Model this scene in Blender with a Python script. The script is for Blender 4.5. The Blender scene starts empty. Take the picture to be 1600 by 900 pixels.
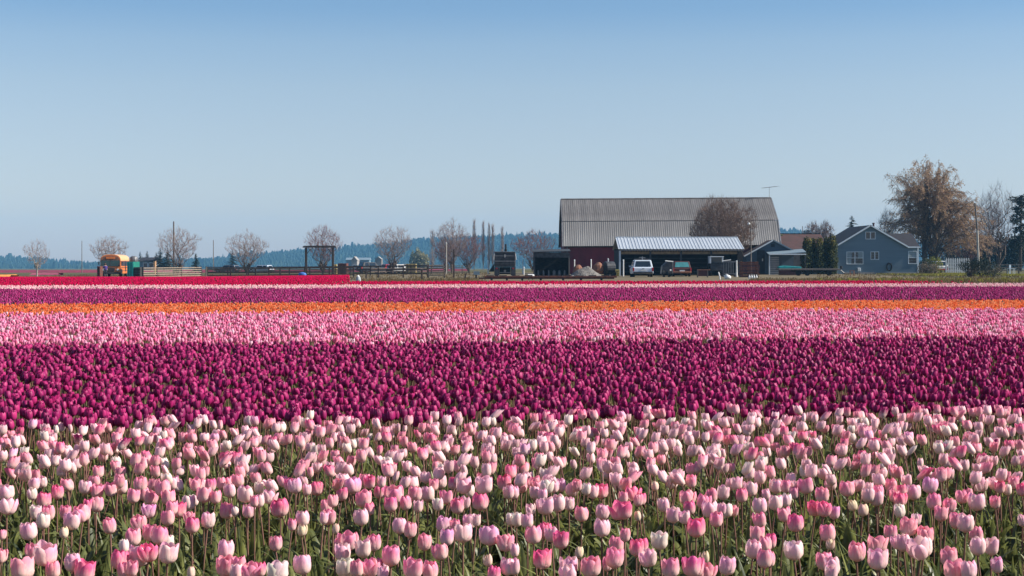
import bpy, math, random
import numpy as np
from mathutils import Vector, Matrix, Quaternion

C = bpy.context.scene
COL = C.collection
# ------------------------------------------------------------------ camera
F = 2400.0; HY = 409.0; CH = 1.5            # focal length in photo pixels, horizon row, eye height
cd = bpy.data.cameras.new('camera'); cam = bpy.data.objects.new('camera', cd); COL.objects.link(cam)
cam.location = (0, 0, CH); cam.rotation_euler = (math.radians(90), 0, 0)
cd.sensor_width = 36; cd.lens = 36 * F / 1600; cd.shift_y = -(450 - HY) / 1600
cd.clip_start = 0.1; cd.clip_end = 20000
cd.dof.use_dof = False
C.camera = cam
# ------------------------------------------------------------------ sky, sun, exposure
SUN_EL, SUN_AZ = 35.0, 94.0                 # azimuth: degrees clockwise from +Y (the view direction)
w = bpy.data.worlds.new('World'); C.world = w; w.use_nodes = True
nt = w.node_tree; nt.nodes.clear()
sky = nt.nodes.new('ShaderNodeTexSky'); sky.sky_type = 'NISHITA'; sky.sun_disc = False
sky.sun_elevation = math.radians(SUN_EL); sky.sun_rotation = math.radians(SUN_AZ)
sky.air_density = 1.0; sky.dust_density = 0.3; sky.ozone_density = 3.0; sky.altitude = 0
bg = nt.nodes.new('ShaderNodeBackground'); bg.inputs['Strength'].default_value = 0.105
ow = nt.nodes.new('ShaderNodeOutputWorld')
# the air of this spring day: a little less yellow at the horizon, a deeper blue higher up, the same all the way round
tcw = nt.nodes.new('ShaderNodeTexCoord'); sx = nt.nodes.new('ShaderNodeSeparateXYZ'); rmp = nt.nodes.new('ShaderNodeValToRGB'); mw = nt.nodes.new('ShaderNodeMix')
mw.data_type = 'RGBA'; mw.blend_type = 'MULTIPLY'; mw.inputs[0].default_value = 1
nt.links.new(tcw.outputs['Generated'], sx.inputs[0]); nt.links.new(sx.outputs['Z'], rmp.inputs[0])
el = rmp.color_ramp.elements; el[0].position = 0.0; el[0].color = (.60, .58, .73, 1); el[1].position = 0.26; el[1].color = (.42, .57, .66, 1)
for ps, cc in ((.012, (.60, .58, .73, 1)), (.045, (.69, .635, .71, 1)), (.087, (.745, .668, .69, 1)), (.112, (.76, .69, .69, 1)), (.14, (.705, .685, .70, 1)), (.161, (.575, .635, .695, 1))):
    e_ = el.new(ps); e_.color = cc
nt.links.new(sky.outputs[0], mw.inputs[6]); nt.links.new(rmp.outputs[0], mw.inputs[7]); nt.links.new(mw.outputs[2], bg.inputs[0]); nt.links.new(bg.outputs[0], ow.inputs[0])
ld = bpy.data.lights.new('sun', 'SUN'); lo = bpy.data.objects.new('sun', ld); COL.objects.link(lo)
ld.energy = 5.0; ld.angle = math.radians(0.53); ld.color = (1.0, 0.93, 0.82)
_e, _a = math.radians(SUN_EL), math.radians(SUN_AZ)
SD = Vector((math.cos(_e) * math.sin(_a), math.cos(_e) * math.cos(_a), math.sin(_e)))
lo.rotation_euler = SD.to_track_quat('Z', 'Y').to_euler()
C.view_settings.view_transform = 'Standard'; C.view_settings.look = 'None'
C.view_settings.exposure = 0.75; C.view_settings.gamma = 1.0
C.cycles.max_bounces = 6; C.cycles.volume_bounces = 1; C.cycles.transparent_max_bounces = 8

R = random.Random(11)
def S(a, b, x):
    t = min(1, max(0, (x - a) / (b - a))); return t * t * (3 - 2 * t)
def gz(x, y):                                # height of the land
    z = -0.35 * S(5, -35, x) * S(95, 150, y)
    if y > 250: z -= 0.0042 * (y - 250)
    return z
def X(px, Y): return (px - 800) * Y / F
def Z(py, Y): return CH - (py - HY) * Y / F
# ------------------------------------------------------------------ materials
def mat(name, col, rough=0.8, col2=None, scale=4.0, bump=0.0, stretch=(1, 1, 1), metal=0.0, trans=0.0, spec=0.3,
        emit=None, objvar=0.0, detail=5, lo_=.35, hi_=.65):
    m = bpy.data.materials.new(name); m.use_nodes = True; n = m.node_tree; N = n.nodes; L = n.links
    b = N['Principled BSDF']; b.inputs['Roughness'].default_value = rough; b.inputs['Metallic'].default_value = metal
    b.inputs['Specular IOR Level'].default_value = spec
    if col2 is None: col2 = tuple(c * 0.72 for c in col)
    tc = N.new('ShaderNodeTexCoord'); mp = N.new('ShaderNodeMapping'); mp.inputs['Scale'].default_value = stretch
    L.new(tc.outputs['Object'], mp.inputs[0])
    no = N.new('ShaderNodeTexNoise'); no.inputs['Scale'].default_value = scale; no.inputs['Detail'].default_value = detail
    L.new(mp.outputs[0], no.inputs['Vector'])
    mr = N.new('ShaderNodeMapRange'); mr.inputs[1].default_value = lo_; mr.inputs[2].default_value = hi_
    L.new(no.outputs[0], mr.inputs[0])
    mx = N.new('ShaderNodeMix'); mx.data_type = 'RGBA'
    mx.inputs[6].default_value = (*col, 1); mx.inputs[7].default_value = (*col2, 1)
    L.new(mr.outputs[0], mx.inputs[0]); out = mx.outputs[2]
    if objvar:
        oi = N.new('ShaderNodeObjectInfo'); m2 = N.new('ShaderNodeMapRange')
        m2.inputs[3].default_value = 1 - objvar; m2.inputs[4].default_value = 1 + objvar
        L.new(oi.outputs['Random'], m2.inputs[0])
        hs = N.new('ShaderNodeHueSaturation'); L.new(m2.outputs[0], hs.inputs['Value']); L.new(out, hs.inputs['Color'])
        out = hs.outputs[0]
    L.new(out, b.inputs['Base Color'])
    if bump:
        bp = N.new('ShaderNodeBump'); bp.inputs['Strength'].default_value = bump; bp.inputs['Distance'].default_value = 0.02
        L.new(no.outputs[0], bp.inputs['Height']); L.new(bp.outputs[0], b.inputs['Normal'])
    if trans:
        tr = N.new('ShaderNodeBsdfTranslucent'); ms = N.new('ShaderNodeMixShader'); ms.inputs[0].default_value = trans
        hs2 = N.new('ShaderNodeHueSaturation'); hs2.inputs['Value'].default_value = 1.5; L.new(out, hs2.inputs['Color'])
        L.new(hs2.outputs[0], tr.inputs[0]); L.new(b.outputs[0], ms.inputs[1]); L.new(tr.outputs[0], ms.inputs[2])
        L.new(ms.outputs[0], N['Material Output'].inputs[0])
    if emit:
        b.inputs['Emission Color'].default_value = (*emit[:3], 1); b.inputs['Emission Strength'].default_value = emit[3]
    return m

def petal_mat(name, base, per_object, rough=0.5, trans=0.3, spec=0.3, basemix=0.3, v0=0.05, v1=0.75):
    """petal pigment: pale towards the base, own colour towards the tip, fine lengthwise streaks"""
    m = bpy.data.materials.new(name); m.use_nodes = True; n = m.node_tree; N = n.nodes; L = n.links
    b = N['Principled BSDF']; b.inputs['Roughness'].default_value = rough; b.inputs['Specular IOR Level'].default_value = spec
    if per_object:
        oi = N.new('ShaderNodeObjectInfo'); tip = oi.outputs['Color']
    else:
        at = N.new('ShaderNodeAttribute'); at.attribute_name = 'col'; tip = at.outputs['Color']
    tv = N.new('ShaderNodeAttribute'); tv.attribute_name = 'tv'
    tc = N.new('ShaderNodeTexCoord')
    mp = N.new('ShaderNodeMapping'); mp.inputs['Scale'].default_value = (1, 1, 0.18); L.new(tc.outputs['Object'], mp.inputs[0])
    no = N.new('ShaderNodeTexNoise'); no.inputs['Scale'].default_value = 170; no.inputs['Detail'].default_value = 3
    L.new(mp.outputs[0], no.inputs['Vector'])
    ad = N.new('ShaderNodeMath'); ad.operation = 'MULTIPLY_ADD'; ad.inputs[1].default_value = 0.9; ad.inputs[2].default_value = -0.45
    L.new(no.outputs[0], ad.inputs[0])
    a2 = N.new('ShaderNodeMath'); a2.operation = 'ADD'; L.new(ad.outputs[0], a2.inputs[0]); L.new(tv.outputs['Fac'], a2.inputs[1])
    mr = N.new('ShaderNodeMapRange'); mr.interpolation_type = 'SMOOTHSTEP'
    mr.inputs[1].default_value = v0; mr.inputs[2].default_value = v1; L.new(a2.outputs[0], mr.inputs[0])
    mb = N.new('ShaderNodeMix'); mb.data_type = 'RGBA'; mb.inputs[0].default_value = basemix
    mb.inputs[6].default_value = (*base, 1); L.new(tip, mb.inputs[7])
    mx = N.new('ShaderNodeMix'); mx.data_type = 'RGBA'; L.new(mr.outputs[0], mx.inputs[0])
    L.new(mb.outputs[2], mx.inputs[6]); L.new(tip, mx.inputs[7])
    L.new(mx.outputs[2], b.inputs['Base Color'])
    bp = N.new('ShaderNodeBump'); bp.inputs['Strength'].default_value = 0.35; bp.inputs['Distance'].default_value = 0.002
    L.new(no.outputs[0], bp.inputs['Height']); L.new(bp.outputs[0], b.inputs['Normal'])
    tr = N.new('ShaderNodeBsdfTranslucent'); ms = N.new('ShaderNodeMixShader'); ms.inputs[0].default_value = trans
    L.new(mx.outputs[2], tr.inputs[0]); L.new(b.outputs[0], ms.inputs[1]); L.new(tr.outputs[0], ms.inputs[2])
    L.new(ms.outputs[0], N['Material Output'].inputs[0])
    return m

M = {}
M['leaf'] = mat('tulip_leaf', (0.23, 0.245, 0.07), 0.42, (0.045, 0.065, 0.03), 8, trans=0.35, spec=0.4)
M['stem'] = mat('tulip_stem', (0.24, 0.105, 0.095), 0.55, (0.16, 0.10, 0.06), 6, trans=0.0)
M['soil'] = mat('soil', (0.065, 0.045, 0.03), 1.0, (0.03, 0.022, 0.015), 5, bump=0.8, spec=0.1)
M['ground'] = mat('farmland', (0.12, 0.10, 0.05), 1.0, (0.065, 0.07, 0.032), 0.05, spec=0.1, detail=9)
M['yard'] = mat('yard_dirt', (0.20, 0.155, 0.105), 1.0, (0.11, 0.095, 0.055), 0.35, bump=0.5, spec=0.1, detail=9)
M['grass'] = mat('verge_grass', (0.115, 0.085, 0.04), 0.9, (0.14, 0.095, 0.045), 0.6, trans=0.2, spec=0.15)
M['weed'] = mat('yellow_weed', (0.30, 0.28, 0.045), 0.9, (0.12, 0.12, 0.03), 3, trans=0.2, spec=0.15)
M['roof_barn'] = mat('barn_roof_metal', (0.20, 0.188, 0.18), 0.62, (0.135, 0.124, 0.12), 0.5, stretch=(3, 1, .25), metal=0.25, objvar=0.10, detail=8)
M['roof_barn_low'] = mat('barn_roof_metal_lower', (0.25, 0.243, 0.238), 0.6, (0.19, 0.182, 0.178), 0.5, stretch=(3, 1, .25), metal=0.2, objvar=0.08, detail=8)
M['red_wall'] = mat('red_barn_boards', (0.20, 0.028, 0.04), 0.85, (0.09, 0.022, 0.035), 0.5, stretch=(1, 1, .4), detail=8)
M['dark_wood'] = mat('dark_weathered_wood', (0.045, 0.038, 0.036), 0.9, (0.02, 0.018, 0.018), 3, stretch=(1, 1, 4))
M['fence'] = mat('dark_fence_wood', (0.105, 0.075, 0.062), 0.9, (0.06, 0.045, 0.04), 4)
M['fence_pale'] = mat('pale_fence_wood', (0.27, 0.22, 0.175), 0.9, (0.17, 0.13, 0.105), 4)
M['shed_roof'] = mat('pale_ribbed_roof', (0.56, 0.60, 0.65), 0.5, (0.47, 0.51, 0.55), 1.0, stretch=(2, 1, .3), metal=0.35, objvar=0.05)
M['shed_dark'] = mat('shed_inner_wall', (0.03, 0.028, 0.035), 0.9, (0.018, 0.018, 0.02), 2)
M['tan_wood'] = mat('tan_rafters', (0.30, 0.22, 0.13), 0.8, (0.2, 0.14, 0.08), 3)
M['blue_wall'] = mat('blue_grey_siding', (0.175, 0.24, 0.29), 0.75, (0.155, 0.21, 0.255), 0.6, stretch=(.3, 1, 6))
M['blue_wall2'] = mat('blue_cottage_siding', (0.08, 0.115, 0.16), 0.75, (0.065, 0.095, 0.135), 0.8, stretch=(.3, 1, 6))
M['trim'] = mat('white_trim', (0.74, 0.80, 0.84), 0.6, (0.66, 0.72, 0.76), 3)
M['glass'] = mat('window_glass', (0.02, 0.03, 0.04), 0.12, (0.015, 0.02, 0.03), 1, spec=0.8)
M['curtain'] = mat('window_blind', (0.35, 0.42, 0.45), 0.7)
M['shingle'] = mat('dark_shingle', (0.045, 0.05, 0.06), 0.9, (0.03, 0.034, 0.042), 3, detail=8)
M['shingle_br'] = mat('purple_brown_shingle', (0.030, 0.029, 0.036), 0.9, (0.022, 0.021, 0.027), 3, detail=8)
M['shingle_red'] = mat('red_brown_shingle', (0.085, 0.042, 0.040), 0.9, (0.06, 0.036, 0.034), 1.5, detail=8)
M['black'] = mat('black_rubber', (0.015, 0.015, 0.016), 0.8)
M['white'] = mat('white_paint', (0.75, 0.75, 0.74), 0.5, (0.6, 0.6, 0.6), 4)
M['white_car'] = mat('white_car_paint', (0.62, 0.68, 0.76), 0.25, (0.58, 0.64, 0.72), 2, spec=0.6)
M['red_lamp'] = mat('red_lamp', (0.45, 0.02, 0.03), 0.3)
M['chrome'] = mat('chrome', (0.6, 0.6, 0.6), 0.25, metal=0.9)
M['pole_wood'] = mat('grey_pole_wood', (0.20, 0.17, 0.15), 0.9)
M['pole_pale'] = mat('pale_pole', (0.50, 0.46, 0.40), 0.8)
M['gravel'] = mat('gravel_heap', (0.20, 0.185, 0.17), 1.0, (0.11, 0.10, 0.095), 3, bump=1.0, detail=9)
M['rust'] = mat('rusty_metal', (0.16, 0.055, 0.035), 0.85, (0.07, 0.03, 0.028), 4)
M['rust_or'] = mat('orange_rust_metal', (0.32, 0.13, 0.07), 0.8, (0.15, 0.08, 0.06), 3)
M['dark_metal'] = mat('dark_grey_metal', (0.07, 0.07, 0.078), 0.55, (0.035, 0.035, 0.04), 3, metal=.2)
M['grey_metal'] = mat('grey_metal', (0.20, 0.20, 0.21), 0.5, (0.12, 0.12, 0.13), 3, metal=.3)
M['teal'] = mat('teal_tarp', (0.03, 0.36, 0.36), 0.6, (0.02, 0.25, 0.27), 3)
M['green'] = mat('green_panel', (0.012, 0.20, 0.14), 0.5, (0.01, 0.12, 0.10), 3)
M['blue'] = mat('blue_cover', (0.05, 0.17, 0.5), 0.5)
M['bus'] = mat('bus_orange_paint', (0.68, 0.18, 0.035), 0.4, (0.58, 0.15, 0.03), 1.5, spec=0.5)
M['bus_roof'] = mat('bus_cream_roof', (0.76, 0.42, 0.22), 0.5, (0.66, 0.36, 0.18), 2)
M['bark'] = mat('bark', (0.13, 0.10, 0.085), 0.95, (0.07, 0.055, 0.05), 6, bump=.5)
M['bark_pale'] = mat('pale_bark', (0.40, 0.35, 0.30), 0.9, (0.2, 0.17, 0.15), 5, bump=.4)
M['twig_mauve'] = mat('mauve_twigs', (0.30, 0.22, 0.20), 0.9, (0.20, 0.15, 0.14), 2)
M['twig_brown'] = mat('brown_twigs', (0.25, 0.165, 0.12), 0.9, (0.16, 0.11, 0.09), 1)
M['twig_pink'] = mat('red_brown_twigs', (0.24, 0.12, 0.115), 0.9, (0.16, 0.09, 0.09), 1)
M['twig_dark'] = mat('dark_twigs', (0.07, 0.06, 0.065), 0.9, (0.04, 0.035, 0.04), 1)
M['spring'] = mat('rusty_spring_leaf', (0.44, 0.30, 0.165), 0.8, (0.30, 0.21, 0.125), 0.8, trans=.3)
M['spring_pink'] = mat('pinkish_spring_leaf', (0.36, 0.23, 0.20), 0.8, (0.22, 0.16, 0.14), 0.8, trans=.3)
M['willow'] = mat('yellow_green_leaf', (0.30, 0.28, 0.16), 0.8, (0.22, 0.21, 0.13), 0.8, trans=.3)
M['conifer'] = mat('conifer_needles', (0.018, 0.033, 0.024), 0.85, (0.01, 0.02, 0.017), 2)
M['far_wood'] = mat('far_conifer_wood', (0.03, 0.05, 0.035), 0.95, (0.012, 0.028, 0.022), 0.01, spec=0.05, lo_=.4, hi_=.6)
M['hedge'] = mat('hedge_foliage', (0.075, 0.085, 0.025), 0.8, (0.03, 0.042, 0.016), 2.5, trans=.15)
M['hedge_tip'] = mat('hedge_tip_foliage', (0.26, 0.21, 0.045), 0.8, (0.10, 0.10, 0.03), 3, trans=.2)
M['shrub_dark'] = mat('dark_shrub_foliage', (0.045, 0.055, 0.035), 0.8, (0.02, 0.028, 0.02), 3, trans=.15)
M['shrub_yel'] = mat('yellow_shrub_foliage', (0.28, 0.26, 0.03), 0.8, (0.12, 0.15, 0.03), 3, trans=.2)
M['shrub_tan'] = mat('grey_tan_shrub', (0.20, 0.15, 0.11), 0.85, (0.09, 0.08, 0.06), 4, trans=.15)
M['conc'] = mat('concrete', (0.33, 0.31, 0.30), 0.9, (0.25, 0.24, 0.23), 2)
M['skin'] = mat('skin', (0.45, 0.26, 0.18), 0.6)
M['hair'] = mat('brown_hair', (0.10, 0.045, 0.03), 0.8)
M['jacket'] = mat('purple_jacket', (0.07, 0.04, 0.22), 0.8)
M['trousers'] = mat('dark_trousers', (0.03, 0.03, 0.05), 0.8)
M['far_red'] = mat('far_red_flowers', (0.26, 0.03, 0.07), 0.9, (0.15, 0.03, 0.05), 2, detail=8)
M['far_pink'] = mat('far_pink_flowers', (0.40, 0.10, 0.16), 0.9, (0.3, 0.07, 0.12), 2, detail=8)
M['far_orange'] = mat('far_orange_flowers', (0.75, 0.33, 0.08), 0.9, (0.6, 0.25, 0.06), 2, detail=8)
M['yellow'] = mat('faded_yellow_paint', (0.45, 0.33, 0.12), 0.7)
M['maroon'] = mat('maroon_paint', (0.09, 0.03, 0.03), 0.6)

# ------------------------------------------------------------------ mesh helpers
class MB:
    def __init__(s): s.v = []; s.f = []
    def add(s, vs, fs):
        o = len(s.v); s.v.extend([tuple(p) for p in vs]); s.f.extend([tuple(i + o for i in f) for f in fs]); return s
    def box(s, x0, x1, y0, y1, z0, z1, rz=0, piv=None):
        vs = [(x, y, z) for z in (z0, z1) for y in (y0, y1) for x in (x0, x1)]
        if rz:
            px, py = piv if piv else ((x0 + x1) / 2, (y0 + y1) / 2); c, n = math.cos(rz), math.sin(rz)
            vs = [(px + (x - px) * c - (y - py) * n, py + (x - px) * n + (y - py) * c, z) for x, y, z in vs]
        return s.add(vs, [(0, 2, 3, 1), (4, 5, 7, 6), (0, 1, 5, 4), (1, 3, 7, 5), (3, 2, 6, 7), (2, 0, 4, 6)])
    def tube(s, p0, p1, r0, r1=None, n=6, caps=True):
        if r1 is None: r1 = r0
        p0, p1 = Vector(p0), Vector(p1); d = p1 - p0
        if d.length < 1e-6: return s
        d.normalize(); a = d.orthogonal().normalized(); b = d.cross(a)
        vs = []
        for p, r in ((p0, r0), (p1, r1)):
            for i in range(n):
                t = 2 * math.pi * i / n; vs.append(p + a * (r * math.cos(t)) + b * (r * math.sin(t)))
        fs = [(i, (i + 1) % n, n + (i + 1) % n, n + i) for i in range(n)]
        if caps: fs += [tuple(range(n - 1, -1, -1)), tuple(range(n, 2 * n))]
        return s.add(vs, fs)
    def prism(s, pts, y0, y1):                 # outline in x,z, pushed along y
        n = len(pts); vs = [(x, y0, z) for x, z in pts] + [(x, y1, z) for x, z in pts]
        return s.add(vs, [tuple(range(n)), tuple(range(2 * n - 1, n - 1, -1))] + [(i, n + i, n + (i + 1) % n, (i + 1) % n) for i in range(n)])
    def prismx(s, pts, x0, x1):                # outline in y,z, pushed along x
        n = len(pts); vs = [(x0, y, z) for y, z in pts] + [(x1, y, z) for y, z in pts]
        return s.add(vs, [tuple(range(n - 1, -1, -1)), tuple(range(n, 2 * n))] + [(i, (i + 1) % n, n + (i + 1) % n, n + i) for i in range(n)])
    def lathe(s, prof, c, n=12, sq=(1, 1)):
        vs = []; cx, cy, cz = c
        for r, z in prof:
            for i in range(n):
                t = 2 * math.pi * i / n; vs.append((cx + r * sq[0] * math.cos(t), cy + r * sq[1] * math.sin(t), cz + z))
        fs = [(k * n + i, k * n + (i + 1) % n, (k + 1) * n + (i + 1) % n, (k + 1) * n + i) for k in range(len(prof) - 1) for i in range(n)]
        fs += [tuple(range(n - 1, -1, -1)), tuple(range((len(prof) - 1) * n, len(prof) * n))]
        return s.add(vs, fs)
    def build(s, name, m, parent=None, local=False, smooth=False, bevel=0, **k):
        me = bpy.data.meshes.new(name)
        o = Vector((0, 0, 0))
        if parent is not None and not local:
            p = parent
            while p: o += p.location; p = p.parent
        me.from_pydata([(v[0] - o.x, v[1] - o.y, v[2] - o.z) for v in s.v], [], s.f)
        me.update(); me.materials.append(m)
        if smooth: me.shade_smooth()
        ob = bpy.data.objects.new(name, me); COL.objects.link(ob)
        if parent is not None: ob.parent = parent
        if bevel:
            md = ob.modifiers.new('bevel', 'BEVEL'); md.width = bevel; md.segments = 2; md.limit_method = 'ANGLE'
        for a, b in k.items(): ob[a] = b
        return ob
def tag(o, label, cat, group=None, kind=None):
    o['label'] = label; o['category'] = cat
    if group: o['group'] = group
    if kind: o['kind'] = kind
    return o
def thing(name, loc, label, cat, group=None, rz=0):
    o = bpy.data.objects.new(name, None); COL.objects.link(o); o.location = loc; o.rotation_euler = (0, 0, rz)
    o.empty_display_size = 0.2
    return tag(o, label, cat, group)
def fastmesh(name, V, Q, mats, matidx=None, attrs=None, cols=None, smooth=True):
    """V (n,3), Q (m,4) quads -> mesh object data"""
    me = bpy.data.meshes.new(name); V = np.ascontiguousarray(V, np.float32); Q = np.ascontiguousarray(Q, np.int32); m = len(Q)
    me.vertices.add(len(V)); me.vertices.foreach_set('co', V.ravel())
    me.loops.add(m * 4); me.loops.foreach_set('vertex_index', Q.ravel())
    me.polygons.add(m); me.polygons.foreach_set('loop_start', np.arange(0, m * 4, 4, dtype=np.int32))
    try: me.polygons.foreach_set('loop_total', np.full(m, 4, np.int32))
    except Exception: pass
    if matidx is not None: me.polygons.foreach_set('material_index', np.ascontiguousarray(matidx, np.int32))
    me.polygons.foreach_set('use_smooth', np.full(m, smooth, bool))
    for mm in mats: me.materials.append(mm)
    if attrs:
        for k, a in attrs.items():
            at = me.attributes.new(k, 'FLOAT', 'POINT'); at.data.foreach_set('value', np.ascontiguousarray(a, np.float32))
    if cols is not None:
        at = me.attributes.new('col', 'FLOAT_COLOR', 'POINT')
        cc = np.concatenate([cols, np.ones((len(cols), 1))], 1).astype(np.float32); at.data.foreach_set('color', cc.ravel())
    me.update(calc_edges=True); me.validate()
    return me

# ------------------------------------------------------------------ the land
XS = sorted(set(list(range(-2400, -300, 150)) + list(range(-300, 301, 5)) + list(range(300, 2401, 150))))
YS = sorted(set([-60, -30] + list(range(-10, 301, 5)) + list(range(300, 700, 20)) + list(range(700, 3200, 100))))
def sheet(name, m, inside, dz, xr=(-2400, 2400), yr=(-60, 3200), **k):
    xs = [x for x in XS if xr[0] <= x <= xr[1]]; ys = [y for y in YS if yr[0] <= y <= yr[1]]
    V = [(x, y, gz(x, y) + dz) for y in ys for x in xs]; nx = len(xs); Q = []
    for j in range(len(ys) - 1):
        for i in range(nx - 1):
            if inside((xs[i] + xs[i + 1]) / 2, (ys[j] + ys[j + 1]) / 2):
                Q.append((j * nx + i, j * nx + i + 1, (j + 1) * nx + i + 1, (j + 1) * nx + i))
    o = bpy.data.objects.new(name, fastmesh(name, V, Q, [m])); COL.objects.link(o); o['kind'] = 'structure'
    return o
sheet('ground', M['ground'], lambda x, y: True, 0)
sheet('tulip_field_soil', M['soil'], lambda x, y: y < 95 or x < -0.102 * y - 2, 0.006, (-75, 75), (-10, 150))
sheet('farmyard', M['yard'], lambda x, y: not (y < 95 or x < -0.102 * y - 2), 0.006, (-30, 40), (95, 215))

# ------------------------------------------------------------------ tulips
rng = np.random.default_rng(5)
def petal_grid(nu, nv, Rm, H, a0, open_, inner, flat=0.0):
    """one petal of the cup. open_ 0 = closed egg, 1 = open cup"""
    V = []; tv = []
    for j in range(nv + 1):
        t = j / nv
        r = Rm * np.interp(t, [0, .05, .14, .3, .5, .72, .88, 1], [.10, .45, .76, .96, 1.0, .96 + .05 * open_, .84 + .17 * open_, .66 + .32 * open_])
        if inner: r *= 0.91
        z = H * (t ** 1.0) * (0.97 if inner else 1.0)
        ha = math.radians(np.interp(t, [0, .2, .5, .75, .9, 1], [62, 62, 59, 53, 43, 22]))
        for i in range(nu + 1):
            u = -1 + 2 * i / nu
            rr = r * (1 - 0.17 * u * u * (1 if not inner else .25) - 0.035 * math.exp(-(u / .22) ** 2) * math.sin(math.pi * t) + 0.02)
            zz = z - H * 0.07 * (u * u) * t + H * .007 * math.sin(u * 9 + a0 * 5) * t ** 4
            a = a0 + u * ha
            V.append((rr * math.cos(a), rr * math.sin(a), zz)); tv.append(t)
    Q = [(j * (nu + 1) + i, j * (nu + 1) + i + 1, (j + 1) * (nu + 1) + i + 1, (j + 1) * (nu + 1) + i) for j in range(nv) for i in range(nu)]
    return np.array(V), np.array(Q), np.array(tv)
def leaf_grid(nu, nv, L, W, bend, az, twist=0.5, z0=0.0):
    V = []; 
    for j in range(nv + 1):
        t = j / nv; an = bend * t * t
        # arc out and up
        d = L * t * math.sin(0.18 + an * .8) ; z = L * t * math.cos(0.18 + an * .8)
        wd = W * math.sin(math.pi * min(1, (t * 0.93 + 0.07)) ** 0.75) * (1 - t * 0.15)
        if j == nv: wd = W * 0.06
        tw = twist * t
        for i in range(nu + 1):
            u = -1 + 2 * i / nu
            lx = d + abs(u) * wd * 0.35; ly = u * wd * math.cos(tw); lz = z + u * wd * math.sin(tw)
            V.append((lx * math.cos(az) - ly * math.sin(az), lx * math.sin(az) + ly * math.cos(az), lz + z0))
    Q = [(j * (nu + 1) + i, j * (nu + 1) + i + 1, (j + 1) * (nu + 1) + i + 1, (j + 1) * (nu + 1) + i) for j in range(nv) for i in range(nu)]
    return np.array(V), np.array(Q)
def stem_grid(n, nv, H, r, lean):
    V = []
    for j in range(nv + 1):
        t = j / nv
        for i in range(n):
            a = 2 * math.pi * i / n; V.append((r * math.cos(a) + lean * t * t, r * math.sin(a), H * t))
    Q = [(j * n + i, j * n + (i + 1) % n, (j + 1) * n + (i + 1) % n, (j + 1) * n + i) for j in range(nv) for i in range(n)]
    return np.array(V), np.array(Q)

def template(nu, nv, npet, Rm, H, open_, stemH, leaves, stem_n, rnd, leafL=(.22, .32), leafn=(2, 4)):
    """joined tulip: returns V, Q, material index, tv"""
    Vs, Qs, Ms, Ts = [], [], [], []; o = 0
    def put(V, Q, m, tv):
        nonlocal o
        Vs.append(V); Qs.append(Q + o); Ms.append(np.full(len(Q), m)); Ts.append(tv); o += len(V)
    for k in range(npet):
        inner = (k >= npet // 2) if npet == 6 else False
        a0 = 2 * math.pi * k / (3 if npet == 6 else npet) + (math.pi / 3 if inner else 0)
        V, Q, tv = petal_grid(nu, nv, Rm, H, a0 + rnd.uniform(-.12, .12), open_ + rnd.uniform(-.12, .12), inner)
        V[:, 2] += stemH; put(V, Q, 0, tv)
    if stem_n:
        V, Q = stem_grid(stem_n, 1 if stem_n < 4 else 2, stemH, .0036, 0); put(V, Q, 2, np.zeros(len(V)))
    for k in range(leaves):
        V, Q = leaf_grid(leafn[0], leafn[1], rnd.uniform(*leafL), rnd.uniform(.012, .024), rnd.uniform(-.1, .8), rnd.uniform(0, 6.28), rnd.uniform(-.8, .8))
        put(V, Q, 1, np.zeros(len(V)))
    return np.concatenate(Vs), np.concatenate(Qs), np.concatenate(Ms), np.concatenate(Ts)
def bud_template(Rm, H, stemH, sides=4):
    V = []; T = []
    for r, z, t in ((.55, .0, .1), (1.0, .45, .5), (.55, 1.0, 1)):
        for i in range(sides):
            a = 2 * math.pi * i / sides; V.append((Rm * r * math.cos(a), Rm * r * math.sin(a), stemH + H * z)); T.append(t)
    Q = [(j * sides + i, j * sides + (i + 1) % sides, (j + 1) * sides + (i + 1) % sides, (j + 1) * sides + i) for j in range(2) for i in range(sides)]
    if sides == 4: Q.append((8, 9, 10, 11))
    return np.array(V), np.array(Q), np.zeros(len(Q), int), np.array(T)

def replicate(name, temps, pos, scale, rot, tiltx, tilty, cols, mats):
    """all tulips of a bed as one mesh"""
    n = len(pos); which = rng.integers(0, len(temps), n)
    AV, AQ, AM, AT, AC = [], [], [], [], []; off = 0
    for k, (V, Q, m, tv) in enumerate(temps):
        idx = np.where(which == k)[0]
        if not len(idx): continue
        c, s = np.cos(rot[idx])[:, None], np.sin(rot[idx])[:, None]; sc = scale[idx][:, None]
        x = (V[:, 0] * c - V[:, 1] * s) * sc; y = (V[:, 0] * s + V[:, 1] * c) * sc
        z = V[None, :, 2] * (pos[idx, 3][:, None])        # height factor of its own
        x = x + z * tiltx[idx][:, None] * z * 2; y = y + z * tilty[idx][:, None] * z * 2
        P = np.stack([x + pos[idx, 0][:, None], y + pos[idx, 1][:, None], z + pos[idx, 2][:, None]], -1).reshape(-1, 3)
        nv = len(V); q = (Q[None] + (np.arange(len(idx)) * nv)[:, None, None]).reshape(-1, 4) + off
        AV.append(P); AQ.append(q); AM.append(np.tile(m, len(idx))); AT.append(np.tile(tv, len(idx)))
        AC.append(np.repeat(cols[idx], nv, 0)); off += len(P)
    me = fastmesh(name, np.concatenate(AV), np.concatenate(AQ), mats, np.concatenate(AM), {'tv': np.concatenate(AT)}, np.concatenate(AC))
    o = bpy.data.objects.new(name, me); COL.objects.link(o); return o

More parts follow.
